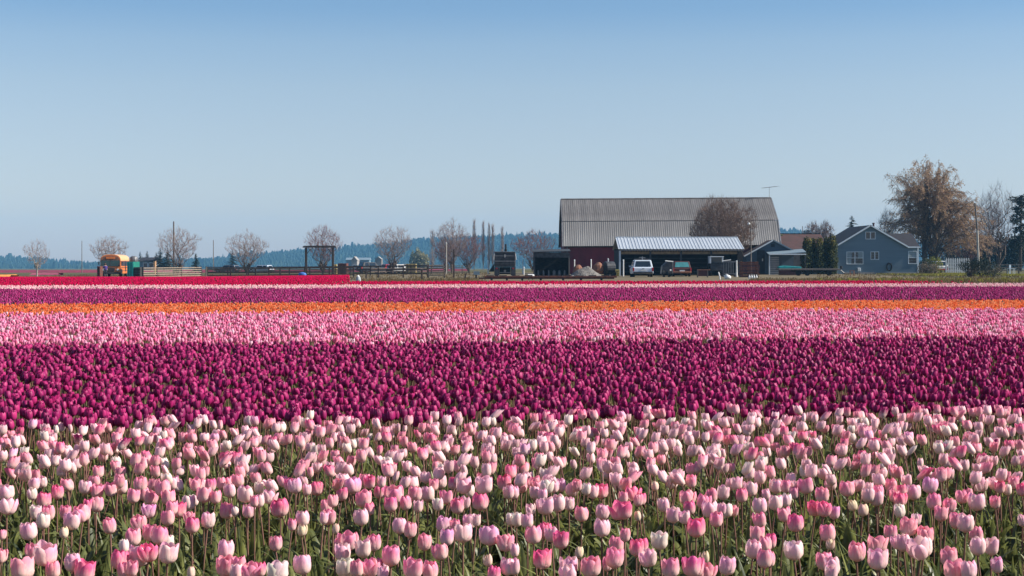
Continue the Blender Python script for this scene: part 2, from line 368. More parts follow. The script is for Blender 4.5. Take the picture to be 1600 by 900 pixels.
SL = 0.15                                    # the beds run slightly away to the right
def line(z0, x): return z0 + SL * x
def scatter(zn, zf, dens, margin=0.37, xlim=None, skip=None, sl=SL):
    """jittered grid of points between two bed lines"""
    st = 1 / math.sqrt(dens); pts = []
    xm = zf * margin + 4.2; nx = int(2 * xm / st); ny = int((zf - zn + 2 * sl * xm) / st) + 2
    gx, gy = np.meshgrid(np.arange(nx), np.arange(ny))
    x = -xm + (gx + .5 + rng.uniform(-.48, .48, gx.shape)) * st
    y = zn - sl * xm + (gy + .5 + rng.uniform(-.48, .48, gx.shape)) * st
    x, y = x.ravel(), y.ravel()
    k = (y > zn + sl * x) & (y < zf + sl * x) & (np.abs(x) < y * margin + 3.4)
    if xlim is not None: k &= xlim(x, y)
    x, y = x[k], y[k]
    if skip is not None:
        k = ~skip(x, y); x, y = x[k], y[k]
    return x, y
def bed(name, temps, x, y, pal, wts, mats, hs=(0.93, 1.07), sz=(0.88, 1.12), tilt=.1, label=None, cat='tulips', ground=None, jit=.12):
    n = len(x); g = np.zeros(n) if ground is None else np.array([gz(a, b) for a, b in zip(x, y)])
    hf = rng.uniform(*hs, n)
    pos = np.stack([x, y, g, hf], 1)
    pal = np.array(pal); ci = rng.choice(len(pal), n, p=np.array(wts) / sum(wts))
    cols = np.clip(pal[ci] * (1 + rng.uniform(-jit, jit, (n, 1))), 0, 1)
    o = replicate(name, temps, pos, rng.uniform(*sz, n), rng.uniform(0, 6.28, n), rng.normal(0, tilt, n), rng.normal(0, tilt, n), cols, mats)
    tag(o, label, cat, kind='stuff'); return o

PK_BASE = (0.93, 0.78, 0.67)
pal_pink = [(.82, .52, .54), (.80, .36, .44), (.78, .20, .33), (.82, .68, .60), (.70, .42, .62)]
COLS = {'p': (.93, .56, .62), 'm': (.92, .34, .45), 'h': (.88, .17, .34), 'c': (.93, .76, .70), 'b': (.82, .62, .44), 'v': (.88, .42, .62)}
pet_obj = petal_mat('pink_petal', PK_BASE, True, rough=.5, trans=.33, basemix=.2, v0=.09, v1=.95)
pet_pink = petal_mat('pink_bed_petal', PK_BASE, False, rough=.5, trans=.33, basemix=.2, v0=.09, v1=.95)
pet_dark = petal_mat('purple_bed_petal', (0.20, 0.02, 0.10), False, rough=.5, trans=.2, spec=.28, basemix=.6)
pet_dark_obj = petal_mat('purple_petal', (0.20, 0.02, 0.10), True, rough=.5, trans=.2, spec=.28, basemix=.6)
pet_far = petal_mat('far_bed_petal', (0.70, 0.45, 0.45), False, rough=.75, trans=.25, basemix=.8, spec=.08)

# the nearest pink tulips, one by one, read off the photograph: x, y, width in a sixfold enlargement, kind
T = {
0: "60,120,125,p 62,245,125,p 318,35,90,p 400,20,75,p 305,130,80,c 535,115,100,h 410,185,115,h 795,70,105,p 905,105,100,m 1045,90,100,m 1135,65,110,p 745,175,38,b 335,305,95,c 395,385,115,c 453,310,105,m 610,305,95,m 670,385,135,p 597,490,75,b 775,310,130,m 900,230,110,m 830,235,80,h 280,480,130,p 1035,430,110,m 15,510,60,m 420,695,195,p 300,670,105,m 215,835,190,m 500,845,115,m 685,775,130,p 785,855,165,h 1165,620,80,c 1110,750,140,h 1165,850,110,m 5,710,90,m",
200: "40,150,105,m 110,40,110,m 145,130,95,m 205,165,110,m 330,80,130,m 410,30,100,p 385,165,115,m 635,40,90,m 700,50,80,c 710,140,120,m 770,50,90,h 875,35,80,m 945,30,80,m 960,100,100,p 1095,130,130,p 1185,200,70,m 815,160,90,m 565,215,110,p 625,190,70,c 120,275,50,b 195,290,95,v 250,310,50,c 410,260,100,m 480,280,110,h 370,355,110,m 570,350,75,m 600,425,115,h 745,380,115,p 925,290,120,m 1008,290,65,c 1122,290,100,p 110,400,110,m 50,540,125,m 205,495,120,m 285,520,140,m 365,590,110,c 370,690,150,p 105,715,170,p 190,680,130,h 910,655,135,p 590,865,65,b 920,810,160,m 1040,790,110,m 1118,750,45,b 1145,850,130,m 30,830,100,m 1015,870,110,p",
400: "25,75,80,c 30,195,90,p 120,155,105,p 230,260,150,h 310,40,80,h 372,55,110,v 408,140,55,v 475,90,75,p 570,80,105,h 800,130,100,h 905,50,140,v 1070,20,90,h 1155,110,100,h 1170,20,70,p 1010,180,130,m 1070,270,80,h 990,350,120,p 720,195,85,m 665,245,105,m 680,345,110,m 630,360,70,p 740,455,60,b 440,360,110,p 335,420,70,m 425,465,75,b 185,595,100,m 440,795,145,p 870,565,140,m 815,680,130,p 1010,645,125,p 1108,590,115,m 835,820,150,c 945,830,110,m 1055,815,125,m 1145,805,90,m 35,835,95,h 205,860,170,c 1190,880,90,p 780,600,70,m",
600: "65,230,110,h 100,130,140,m 210,215,100,m 285,130,115,m 320,250,75,p 410,130,115,p 465,45,75,m 540,20,90,p 510,230,85,c 590,160,100,m 695,245,110,h 750,205,85,p 745,55,130,p 805,105,80,c 940,50,145,p 900,205,135,h 1130,25,120,h 1170,115,90,p 140,430,120,p 240,470,105,m 545,420,115,v 800,390,100,p 865,380,70,p 740,500,150,p 585,540,115,v 670,430,80,m 380,585,115,m 535,670,110,m 990,520,155,v 1140,590,120,m 165,670,55,b 65,715,150,m 268,830,155,m 432,850,130,m 975,750,70,b 1020,885,110,h 1155,815,115,p 1190,370,80,c 5,840,80,p",
800: "85,55,110,m 20,120,80,p 318,60,100,c 215,120,85,p 205,30,100,m 395,60,80,p 455,50,90,v 555,90,105,p 610,50,80,m 690,85,80,c 755,115,90,p 845,105,105,h 1000,40,90,p 1130,120,110,h 1080,60,80,m 1045,160,75,m 1180,190,80,m 320,245,130,p 430,220,130,p 535,225,90,p 175,275,70,p 225,285,50,p 285,140,80,p 40,370,95,c 145,385,100,p 650,320,110,m 1040,280,155,h 840,300,115,p 755,345,50,b 1180,335,60,b 840,450,130,p 200,515,130,m 300,475,110,h 370,510,100,p 460,565,130,h 285,745,145,h 620,675,70,b 540,805,130,p 740,815,155,m 975,605,120,m 950,735,150,m 1055,515,85,m 1165,640,110,h 20,815,100,p 25,660,75,p 530,880,130,p 890,790,80,m",
1000: "140,55,60,b 300,20,100,p 475,10,90,m 230,235,95,p 435,160,115,m 465,260,100,h 310,330,115,p 420,350,85,p 525,450,150,h 585,200,110,m 670,145,100,m 775,120,100,p 905,35,95,p 1035,85,110,p 955,145,95,h 1125,245,120,p 1130,375,105,m 660,280,130,p 710,370,105,m 815,285,100,c 875,285,70,m 760,270,70,p 180,570,130,c 80,730,120,p 10,620,110,h 290,825,140,m 500,815,150,h 610,720,70,b 620,850,110,m 805,805,135,p 1095,515,120,m 1055,650,130,p 1160,740,130,m 1180,600,100,m 10,180,80,h 1190,140,70,p",
1200: "70,60,110,p 165,60,85,m 245,120,80,m 65,215,115,p 160,190,85,c 160,325,100,m 260,405,130,h 360,55,125,m 505,140,110,m 440,265,110,h 520,270,110,h 615,305,90,v 590,35,100,p 745,80,120,m 800,235,75,b 885,280,90,b 940,145,110,p 1010,170,120,p 1035,110,90,m 1150,50,100,m 565,500,125,m 580,600,60,b 245,660,145,c 25,575,95,h 15,745,90,m 830,675,140,m 1020,600,140,m 1025,745,160,p 530,760,130,m 615,810,130,p 1150,495,105,m 590,880,100,p 1180,150,80,m",
1400: "160,115,120,p 60,100,80,h 40,180,90,h 305,50,125,v 355,205,120,m 490,240,110,m 415,315,110,m 615,155,90,m 755,205,140,p 680,140,80,m 785,40,110,p 975,70,80,h 1045,90,70,c 1100,25,90,m 1180,90,80,h 930,210,80,m 40,290,90,c 110,440,140,m 185,370,70,p 565,380,120,m 650,405,140,p 275,520,130,m 230,630,180,p 70,590,120,p 765,620,130,p 765,510,110,m 890,625,120,p 840,520,60,m 495,725,135,m 545,840,160,m 680,850,130,p 955,800,95,v 1185,380,70,p 20,580,90,p"}
HZ = 0.43                                     # height of the middle of a flower
petal_mesh = {}
for ov in range(4):
    for inner in (0, 1):
        V, Q, tv = petal_grid(6, 8, 0.028, 0.066, 0, [0.05, .35, .65, 1.0][ov], inner)
        V += rng.normal(0, .0006, V.shape)
        petal_mesh[ov, inner] = fastmesh('petal', V, Q, [pet_obj], None, {'tv': tv})
bud_mesh = {}
for inner in (0, 1):
    V, Q, tv = petal_grid(4, 6, 0.0165, 0.062, 0, -.6, inner); bud_mesh[inner] = fastmesh('petal', V, Q, [pet_obj], None, {'tv': tv})
leaf_mesh = []
rl = random.Random(3)
for k in range(7):
    V, Q = leaf_grid(4, 9, rl.uniform(.25, .36), rl.uniform(.013, .025), rl.uniform(-.1, .8), 0, rl.uniform(-1, 1))
    leaf_mesh.append(fastmesh('leaf', V, Q, [M['leaf']]))
stem_mesh = [fastmesh('stem', *stem_grid(6, 5, 1.0, .0037, ln), [M['stem']]) for ln in (-.03, 0, .03)]
DESC = {'p': ('pale pink tulip with a whitish base', 'pale pink tulips in the nearest bed'),
        'm': ('rose pink tulip with paler petal bases', 'rose pink tulips in the nearest bed'),
        'h': ('hot pink tulip with vivid magenta pink petals', 'hot pink tulips in the nearest bed'),
        'c': ('creamy white tulip with a faint pink flush', 'creamy white tulips in the nearest bed'),
        'b': ('narrow closed tulip bud, cream and buff', 'closed tulip buds in the nearest bed'),
        'v': ('lilac pink tulip with a white base', 'lilac pink tulips in the nearest bed')}
rt = random.Random(21); near = []
for x0, s in T.items():
    for e in s.split():
        a, b, c, k = e.split(','); a, b, c = float(a), float(b), float(c)
        near.append((x0 + a / 6, 750 + b / 6, c / 6, k))
near.sort(key=lambda t: -t[2]); near = near[:300]
near_xy = []
BIG = {0: 'largest pale pink tulip, cup open wide, low at the left of the bed'}
for i, (px, py, wp, k) in enumerate(near):
    d0 = F * (CH - HZ) / (py - HY); d = d0 * (1 + rt.uniform(-.03, .03)) * (1 if wp > 20 else 1.03)
    x = X(px, d); zc = CH - (py - HY) * d / F; near_xy.append((x, d))
    wm = 1.19 * wp * d / F                                          # width in metres
    root = thing('tulip', (x, d, 0), DESC[k][0] + ', standing in the nearest bed', 'tulip', DESC[k][1], rt.uniform(0, 6.28))
    if i == 0: root['label'] = 'widest pale pink tulip, its ruffled cup open, low at the left'; root['group'] = 'pale pink tulips in the nearest bed'
    hgt = 0.066 * (wm / .056) ** .55
    sh = zc - hgt * .5
    st = bpy.data.objects.new('stem', rt.choice(stem_mesh)); COL.objects.link(st); st.parent = root; st.scale = (1, 1, sh)
    if st.data == stem_mesh[0]: lx = -.03
    elif st.data == stem_mesh[2]: lx = .03
    else: lx = 0
    st.location = (-lx, 0, 0)
    bc = COLS[k]; ov = rt.choice([0, 0, 1, 1, 2, 2, 3]) if wp < 24 else rt.choice([1, 2, 3]); flare = rt.random() < .22
    if k == 'h': bc = tuple(q * rt.uniform(.92, 1.08) for q in bc)
    tilt = Quaternion((rt.uniform(-1, 1), rt.uniform(-1, 1), 0), rt.uniform(0, .16))
    for q in range(6):
        inner = q >= 3
        me = bud_mesh[int(inner)] if (k == 'b' or wp < 11) else petal_mesh[max(0, min(3, ov + rt.choice([-1, 0, 0]))), int(inner)]
        p = bpy.data.objects.new('petal', me); COL.objects.link(p); p.parent = root
        base_r = .0165 if me in bud_mesh.values() else .028
        s = (wm / 2) / base_r * 1.0
        p.scale = (s, s, hgt / .066 * rt.uniform(.94, 1.05)); p.location = (0, 0, sh)
        p.rotation_mode = 'QUATERNION'
        ang = 2 * math.pi * (q % 3) / 3 + (math.pi / 3 if inner else 0) + rt.uniform(-.12, .12)
        lean = Quaternion((-math.sin(ang), math.cos(ang), 0), (rt.uniform(-.03, .06) + (rt.uniform(0, .28) if flare else 0)) if not inner else 0)
        p.rotation_quaternion = tilt @ lean @ Quaternion((0, 0, 1), ang)
        f = rt.uniform(.88, 1.1); p.color = (min(1, bc[0] * f), bc[1] * f * (rt.uniform(.75, 1.15)), bc[2] * f, 1)
    for q in range(3):
        l = bpy.data.objects.new('leaf', rt.choice(leaf_mesh)); COL.objects.link(l); l.parent = root
        l.rotation_euler = (0, 0, rt.uniform(0, 6.28)); sc = rt.uniform(.8, 1.1); l.scale = (sc * 1.1, sc * 1.2, sc)
# single out the flowers of the lowest strip by kind and place
ORD = 'first second third fourth fifth sixth seventh eighth ninth tenth eleventh twelfth'.split()
KN = {'p': 'pale pink', 'm': 'rose pink', 'h': 'hot pink', 'c': 'creamy white', 'b': 'bud', 'v': 'lilac pink'}
roots = [o for o in COL.objects if o.name.split('.')[0] == 'tulip']
info = [(t[0], t[1], t[3], o) for t, o in zip(near, roots)]
for lo_y, hi_y, nm in ((852, 910, 'along the bottom edge'), (822, 852, 'in the next row up')):
    for k in 'pmhcbv':
        row = sorted([t for t in info if lo_y <= t[1] < hi_y and t[2] == k], key=lambda t: t[0]); n_ = len(row)
        for j, t in enumerate(row if n_ <= 24 else []):
            if n_ == 1: w_ = 'the only %s one ' % KN[k]
            elif j < (n_ + 1) // 2: w_ = ('%s from the left of the %s ones ' % (ORD[j], KN[k])) if j else 'leftmost of the %s ones ' % KN[k]
            else: w_ = ('%s from the right of the %s ones ' % (ORD[n_ - 1 - j], KN[k])) if j < n_ - 1 else 'rightmost of the %s ones ' % KN[k]
            if (n_ + 1) // 2 <= 12 and t[3]['label'][:6] != 'widest': t[3]['label'] = 'tulip ' + nm + ', ' + w_.strip()
nxy = np.array(near_xy)

def rn(seed): return random.Random(seed)
pink_t = [template(4, 5, 6, .028, .066, o, .39, 3, 4, rn(i), leafn=(2, 6), leafL=(.24, .34)) for i, o in enumerate([.05, .2, .4, .7, .9, .3])]
budt = template(2, 4, 6, .017, .062, -.4, .38, 3, 4, rn(40), leafn=(2, 6))
Z1, Z2, Z3, Z4, Z5, Z6 = 10.6, 20.4, 32.7, 41.7, 63.8, 73.0
y750 = F * (CH - HZ) / (752 - HY)
x, y = scatter(5.0, Z1, 45, sl=SL, xlim=lambda x, y: (y > y750) | (np.abs(x) > y * .35))
bed('tulip_bed', pink_t * 2 + [budt], x, y, [COLS['p'], COLS['m'], COLS['h'], COLS['c'], COLS['v'], (.35, .012, .12)], [44, 34, 9, 8, 2, .6], [pet_pink, M['leaf'], M['stem']],
    hs=(.9, 1.1), sz=(.9, 1.2), tilt=.17, label='mixed pale and rose pink tulips filling the back of the nearest bed', cat='tulip bed')
# leaves only, under and before the nearest flowers
lt = []
for k in range(6):
    Vs, Qs, o_ = [], [], 0; rr = rn(60 + k)
    for q in range(4):
        V, Q = leaf_grid(2, 6, rr.uniform(.22, .35), rr.uniform(.011, .022), rr.uniform(-.1, .9), rr.uniform(0, 6.28), rr.uniform(-1, 1)); V[:, 0] += rr.uniform(-.03, .03)
        Vs.append(V); Qs.append(Q + o_); o_ += len(V)
    V = np.concatenate(Vs); Q = np.concatenate(Qs); lt.append((V, Q, np.ones(len(Q), int), np.zeros(len(V))))
x, y = scatter(3.4, 9.5, 42, sl=0, margin=.42)
bed('tulip_foliage', lt, x, y, [(1, 1, 1)], [1], [pet_pink, M['leaf'], M['stem']], label='crowded grey green tulip leaves under the nearest pink flowers', cat='foliage')
# dark purple bed
PUR = [(.38, .013, .125), (.32, .012, .115), (.45, .022, .15), (.24, .010, .09)]
dark_t = [template(2, 4, 6, .027, .066, o, .385, 2, 3, rn(80 + i), leafL=(.2, .3), leafn=(1, 3)) for i, o in enumerate([-.05, .05, .15, .35, .6])]
x, y = scatter(Z1, Z2, 80); k_ = (np.sin(x * 5.1 + np.sin(y * 3.3) * 2) * np.sin(y * 4.3 + x * 1.7) < .80); x, y = x[k_], y[k_]
dist = y - (Z1 + SL * x); order = np.argsort(y - 0 * x + np.where(np.abs(x) < y * .345, 0, 100))[:300]
mask = np.zeros(len(x), bool); mask[order] = True
dmesh = [fastmesh('purple_tulip', V, Q, [pet_dark_obj, M['leaf'], M['stem']], m, {'tv': tv}) for V, Q, m, tv in
         [template(4, 6, 6, .028, .068, o, .39, 2, 5, rn(90 + i), leafn=(2, 5)) for i, o in enumerate([-.05, .1, .2, .4, .65])]]
for i in np.where(mask)[0]:
    o = bpy.data.objects.new('purple_tulip', rt.choice(dmesh)); COL.objects.link(o); o.location = (x[i], y[i], 0)
    s = rt.uniform(.88, 1.1); o.scale = (s, s, rt.uniform(.94, 1.06)); o.rotation_euler = (rt.gauss(0, .05), rt.gauss(0, .05), rt.uniform(0, 6.28))
    c = rt.choice(PUR); f = rt.uniform(.85, 1.15); o.color = (c[0] * f, c[1] * f, c[2] * f, 1)
    tag(o, 'dark purple tulip at the near edge of the purple bed behind the pink one', 'tulip', 'dark purple tulips along the near edge of their bed')
bed('purple_tulip_bed', dark_t, x[~mask], y[~mask], PUR, [4, 4, 3, 2], [pet_dark, M['leaf'], M['stem']], sz=(.9, 1.2), hs=(.90, 1.09), tilt=.12,
    label='broad bed of dark magenta purple tulips behind the nearest pink bed', cat='tulip bed')
# second pink bed
t3 = [template(2, 3, 6, .0255, .068, o, .385, 2, 3, rn(120 + i), leafL=(.25, .36), leafn=(1, 2)) for i, o in enumerate([.0, .1, .3, .5])]
x, y = scatter(Z2 + .25, Z3, 58)
bed('pink_tulip_bed', t3, x, y, [(.93, .33, .53), (.91, .24, .45), (.94, .45, .62), (.86, .14, .33), (.94, .64, .72)], [6, 5, 4, 1.5, 1.5], [petal_mat('mid_pink_petal', (.93, .48, .58), False, rough=.6, trans=.42, basemix=.5, spec=.15), M['leaf'], M['stem']],
    hs=(.86, 1.12), sz=(.75, 1.1), tilt=.14, label='wide bed of mid pink tulips between the dark purple and orange beds', cat='tulip bed')
t4 = [template(2, 2, 3, .026, .058, o, .37, 1, 0, rn(140 + i), leafn=(1, 2)) for i, o in enumerate([.2, .5, .9])]
x, y = scatter(Z3 + .2, Z4, 42)
bed('orange_tulip_bed', t4, x, y, [(.94, .26, .10), (.92, .20, .07), (.96, .38, .19), (.80, .11, .035)], [5, 3, 3, 2], [petal_mat('orange_petal', (.85, .3, .1), False, rough=.7, trans=.4, basemix=.9, spec=.08), M['leaf'], M['stem']],
    hs=(.93, 1.06), tilt=.08, label='narrow bed of orange tulips beyond the second pink bed', cat='tulip bed')
far_m = [pet_far, M['leaf'], M['stem']]
b4 = [bud_template(.026, .065, .37), bud_template(.023, .07, .37)]
x, y = scatter(Z4 + .5, Z5, 26)
bed('lilac_purple_tulip_bed', b4, x, y, [(.42, .035, .17), (.34, .025, .145), (.52, .09, .26), (.25, .02, .11)], [5, 4, 2, 3], [petal_mat('lilac_purple_petal', (.3, .05, .15), False, rough=.7, trans=.3, basemix=.8, spec=.08)] + far_m[1:],
    hs=(.92, 1.06), tilt=.1, label='bed of lighter reddish purple tulips beyond the orange strip', cat='tulip bed')
x, y = scatter(Z5 + .5, Z6, 24)
bed('pale_pink_tulip_bed', b4, x, y, [(.82, .42, .46), (.82, .56, .56), (.78, .28, .38)], [4, 4, 2], far_m,
    hs=(.95, 1.08), tilt=.1, label='thin far strip of pale pink tulips along the red ones', cat='tulip bed')
RED = [(.56, .005, .07), (.48, .004, .06), (.64, .01, .085)]
redm = [petal_mat('red_petal', (.5, .01, .04), False, rough=.8, trans=.3, basemix=.9, spec=.04)] + far_m[1:]
b3 = [bud_template(.036, .07, .37)]
x, y = scatter(Z6 + .3, 86, 14, xlim=lambda x, y: (x < y * .262 + 1.2 * np.sin(y * 2.3) + rng.normal(0, 1.0, len(np.ravel(x))).reshape(np.shape(x))) & (x > -y * .106), sl=.06)
bed('red_tulip_strip', b3, x, y, RED, [3, 2, 1], redm, hs=(.95, 1.05), label='narrow strip of red tulips in front of the farmyard', cat='tulip bed', ground=True)
x, y = scatter(Z6 - 4, 147, 11, xlim=lambda x, y: (x < -y * .106 - .018 * (y - 75)*0) & (y > Z6 + .3 + SL * x) & (x < -y * .106 + .3 - .6 * np.sin(y * .9)), sl=0, margin=.36)
bed('red_tulip_bed', b3, x, y, RED, [3, 2, 1], redm, hs=(.95, 1.05), label='deep bed of red tulips at the left in front of the fences', cat='tulip bed', ground=True)
print('tulips done')

# ------------------------------------------------------------------ far hills and woods
def hill_top(px):
    return float(np.interp(px, [-900, -300, 0, 40, 80, 130, 160, 180, 205, 240, 320, 350, 400, 440, 480, 520, 560, 600, 640, 680, 760, 870, 1000, 1200, 1240, 1290, 1330, 1400, 1600, 2000, 2600],
                           [392, 394, 396, 397, 401, 404, 408, 411, 404, 402, 400, 398, 393, 388, 384, 383, 378, 376, 370, 366, 363, 360, 356, 352, 353, 366, 370, 372, 374, 380, 390]))
HYD = 2900.0
def ridge_z(x):
    px = 800 + x * F / HYD; return CH + (HY - hill_top(px) - 9) * HYD / F
hx = np.arange(-2200, 2201, 25); hyv = np.array([2350, 2500, 2650, 2800, 2900, 3000, 3150])
HV = []; 
for yy, k in zip(hyv, [0, .3, .62, .9, 1, .9, 0]):
    for xx in hx:
        b = gz(xx, yy) - .5; HV.append((xx, yy, b + (ridge_z(xx) - b) * k))
n = len(hx)
HQ = [(j * n + i, j * n + i + 1, (j + 1) * n + i + 1, (j + 1) * n + i) for j in range(len(hyv) - 1) for i in range(n - 1)]
o = bpy.data.objects.new('hills', fastmesh('hills', HV, HQ, [M['far_wood']])); COL.objects.link(o); o['kind'] = 'structure'
def far_trees():
    V, Q = [], []; r = np.random.default_rng(8); N = 0
    for yy in np.arange(2360, 2960, 34):
        k = float(np.interp(yy, hyv, [0, .3, .62, .9, 1, .9, 0]))
        for xx in np.arange(-2150, 2150, 6.5):
            x = xx + r.uniform(-3, 3); y = yy + r.uniform(-16, 16); b = gz(x, y) - .5
            z = b + (ridge_z(x) - b) * k - 1; h = r.uniform(6, 10) * (1 + (r.random() < .06) * .5); w = r.uniform(2.2, 4.2)
            conif = r.random() < .7; a = r.uniform(0, 1.5)
            for ring, (rr, t) in enumerate(((1, 0), (.62 if conif else 1.15, .5), (.06 if conif else .5, 1))):
                for i in range(4):
                    V.append((x + w * rr * math.cos(a + i * 1.5708), y + w * rr * math.sin(a + i * 1.5708), z + h * t))
            for j in (0, 1):
                for i in range(4): Q.append((N + j * 4 + i, N + j * 4 + (i + 1) % 4, N + j * 4 + 4 + (i + 1) % 4, N + j * 4 + 4 + i))
            N += 12
    o = bpy.data.objects.new('far_wood', fastmesh('far_wood', V, Q, [M['far_wood']], smooth=False)); COL.objects.link(o)
    tag(o, 'distant blue wooded ridge of conifers along the skyline', 'wood', kind='stuff')
far_trees()
# distant tulip strips and fields
def strip(name, m, x0, x1, y0, y1, h, label):
    xs = np.arange(x0, x1 + .1, 2.0); ys = np.linspace(y0, y1, 8); r = np.random.default_rng(3); nx = len(xs)
    V = [(x + r.uniform(-.5, .5), y, gz(x, y) + (h * r.uniform(.8, 1.1) if 0 < j < 7 else -.05)) for j, y in enumerate(ys) for x in xs]
    Q = [(j * nx + i, j * nx + i + 1, (j + 1) * nx + i + 1, (j + 1) * nx + i) for j in range(7) for i in range(nx - 1)]
    o = bpy.data.objects.new(name, fastmesh(name, V, Q, [m])); COL.objects.link(o); tag(o, label, 'tulip bed', kind='stuff')
strip('far_red_tulips', M['far_red'], -112, -8, 276, 292, .45, 'far strip of red tulips seen through the rail fences')
strip('far_pink_tulips', M['far_pink'], -67, -63, 214, 215, .28, 'short far strip of bright pink tulips at the left beyond the red bed')
strip('far_orange_tulips', M['far_orange'], -70, -56, 172, 174, .40, 'far thin strip of orange tulips at the left edge')

# ------------------------------------------------------------------ trees
def perp(d, r):
    a = d.orthogonal().normalized(); return Quaternion(d, r.uniform(0, 6.283)) @ a
def grow_branches(seed, h, w, trunk_h, n_main, spread, levels, kids, gravity=0.0, r0=.12, len_f=(.55, .85), twig=.010, wobble=.18):
    """returns trunk segments and crown segments, scaled to fit height h and width w"""
    r = random.Random(seed); segs = []
    def limb(p, d, L, rad, lev):
        nseg = 3 if lev < levels else 2; pts = [p]; q = p.copy(); dd = d.copy()
        for i in range(nseg):
            dd = (dd + perp(dd, r) * r.uniform(0, wobble) + Vector((0, 0, 0.10 - gravity * (lev / levels)))).normalized()
            q = q + dd * (L / nseg); ra = rad * (1 - .5 * i / nseg); rb = rad * (1 - .5 * (i + 1) / nseg)
            if lev == levels: rb = max(twig * .5, rb)
            segs.append((pts[-1], q.copy(), ra, rb, lev)); pts.append(q.copy())
        if lev < levels:
            for k in range(kids[lev]):
                t = r.uniform(.35, 1.0) if k else 1.0; i = min(nseg - 1, int(t * nseg)); f = t * nseg - i
                b = pts[i].lerp(pts[i + 1], min(1, f)); an = r.uniform(.25, .75) if k else r.uniform(0, .3)
                nd = (dd * math.cos(an) + perp(dd, r) * math.sin(an)).normalized()
                limb(b, nd, L * r.uniform(*len_f), max(twig, rad * .5 * r.uniform(.7, 1)), lev + 1)
    base = Vector((0, 0, 0))
    if n_main == 1 or trunk_h > 0:
        top = Vector((r.uniform(-.1, .1), 0, trunk_h)); segs.append((base, top, r0 * 1.25, r0, 0)); base = top
    for k in range(n_main):
        a = 6.283 * (k + r.uniform(-.3, .3)) / n_main; s = spread * r.uniform(.35, 1.05)
        limb(base + Vector((math.cos(a), math.sin(a), 0)) * r0 * .4, Vector((math.cos(a) * math.sin(s), math.sin(a) * math.sin(s), math.cos(s))), 1.0 * h * .42, r0 * .62, 1)
    zs = np.array([s[1].z for s in segs]); xs = np.array([s[1].x for s in segs])
    fz = (h - trunk_h) / max(.1, np.percentile(zs, 99.7) - trunk_h); xr = max(.1, (np.percentile(xs, 99) - np.percentile(xs, 1))); fx = w / xr; cx = 0
    def T_(p):
        return Vector((p.x * fx, p.y * fx, p.z if p.z <= trunk_h else trunk_h + (p.z - trunk_h) * fz))
    return [(T_(a), T_(b), ra, rb, lv) for a, b, ra, rb, lv in segs]
def segs_to_mb(segs, off, n_of):
    mb = MB()
    for a, b, ra, rb, lv in segs: mb.tube(a + off, b + off, ra, rb, n_of(lv), caps=False)
    return mb
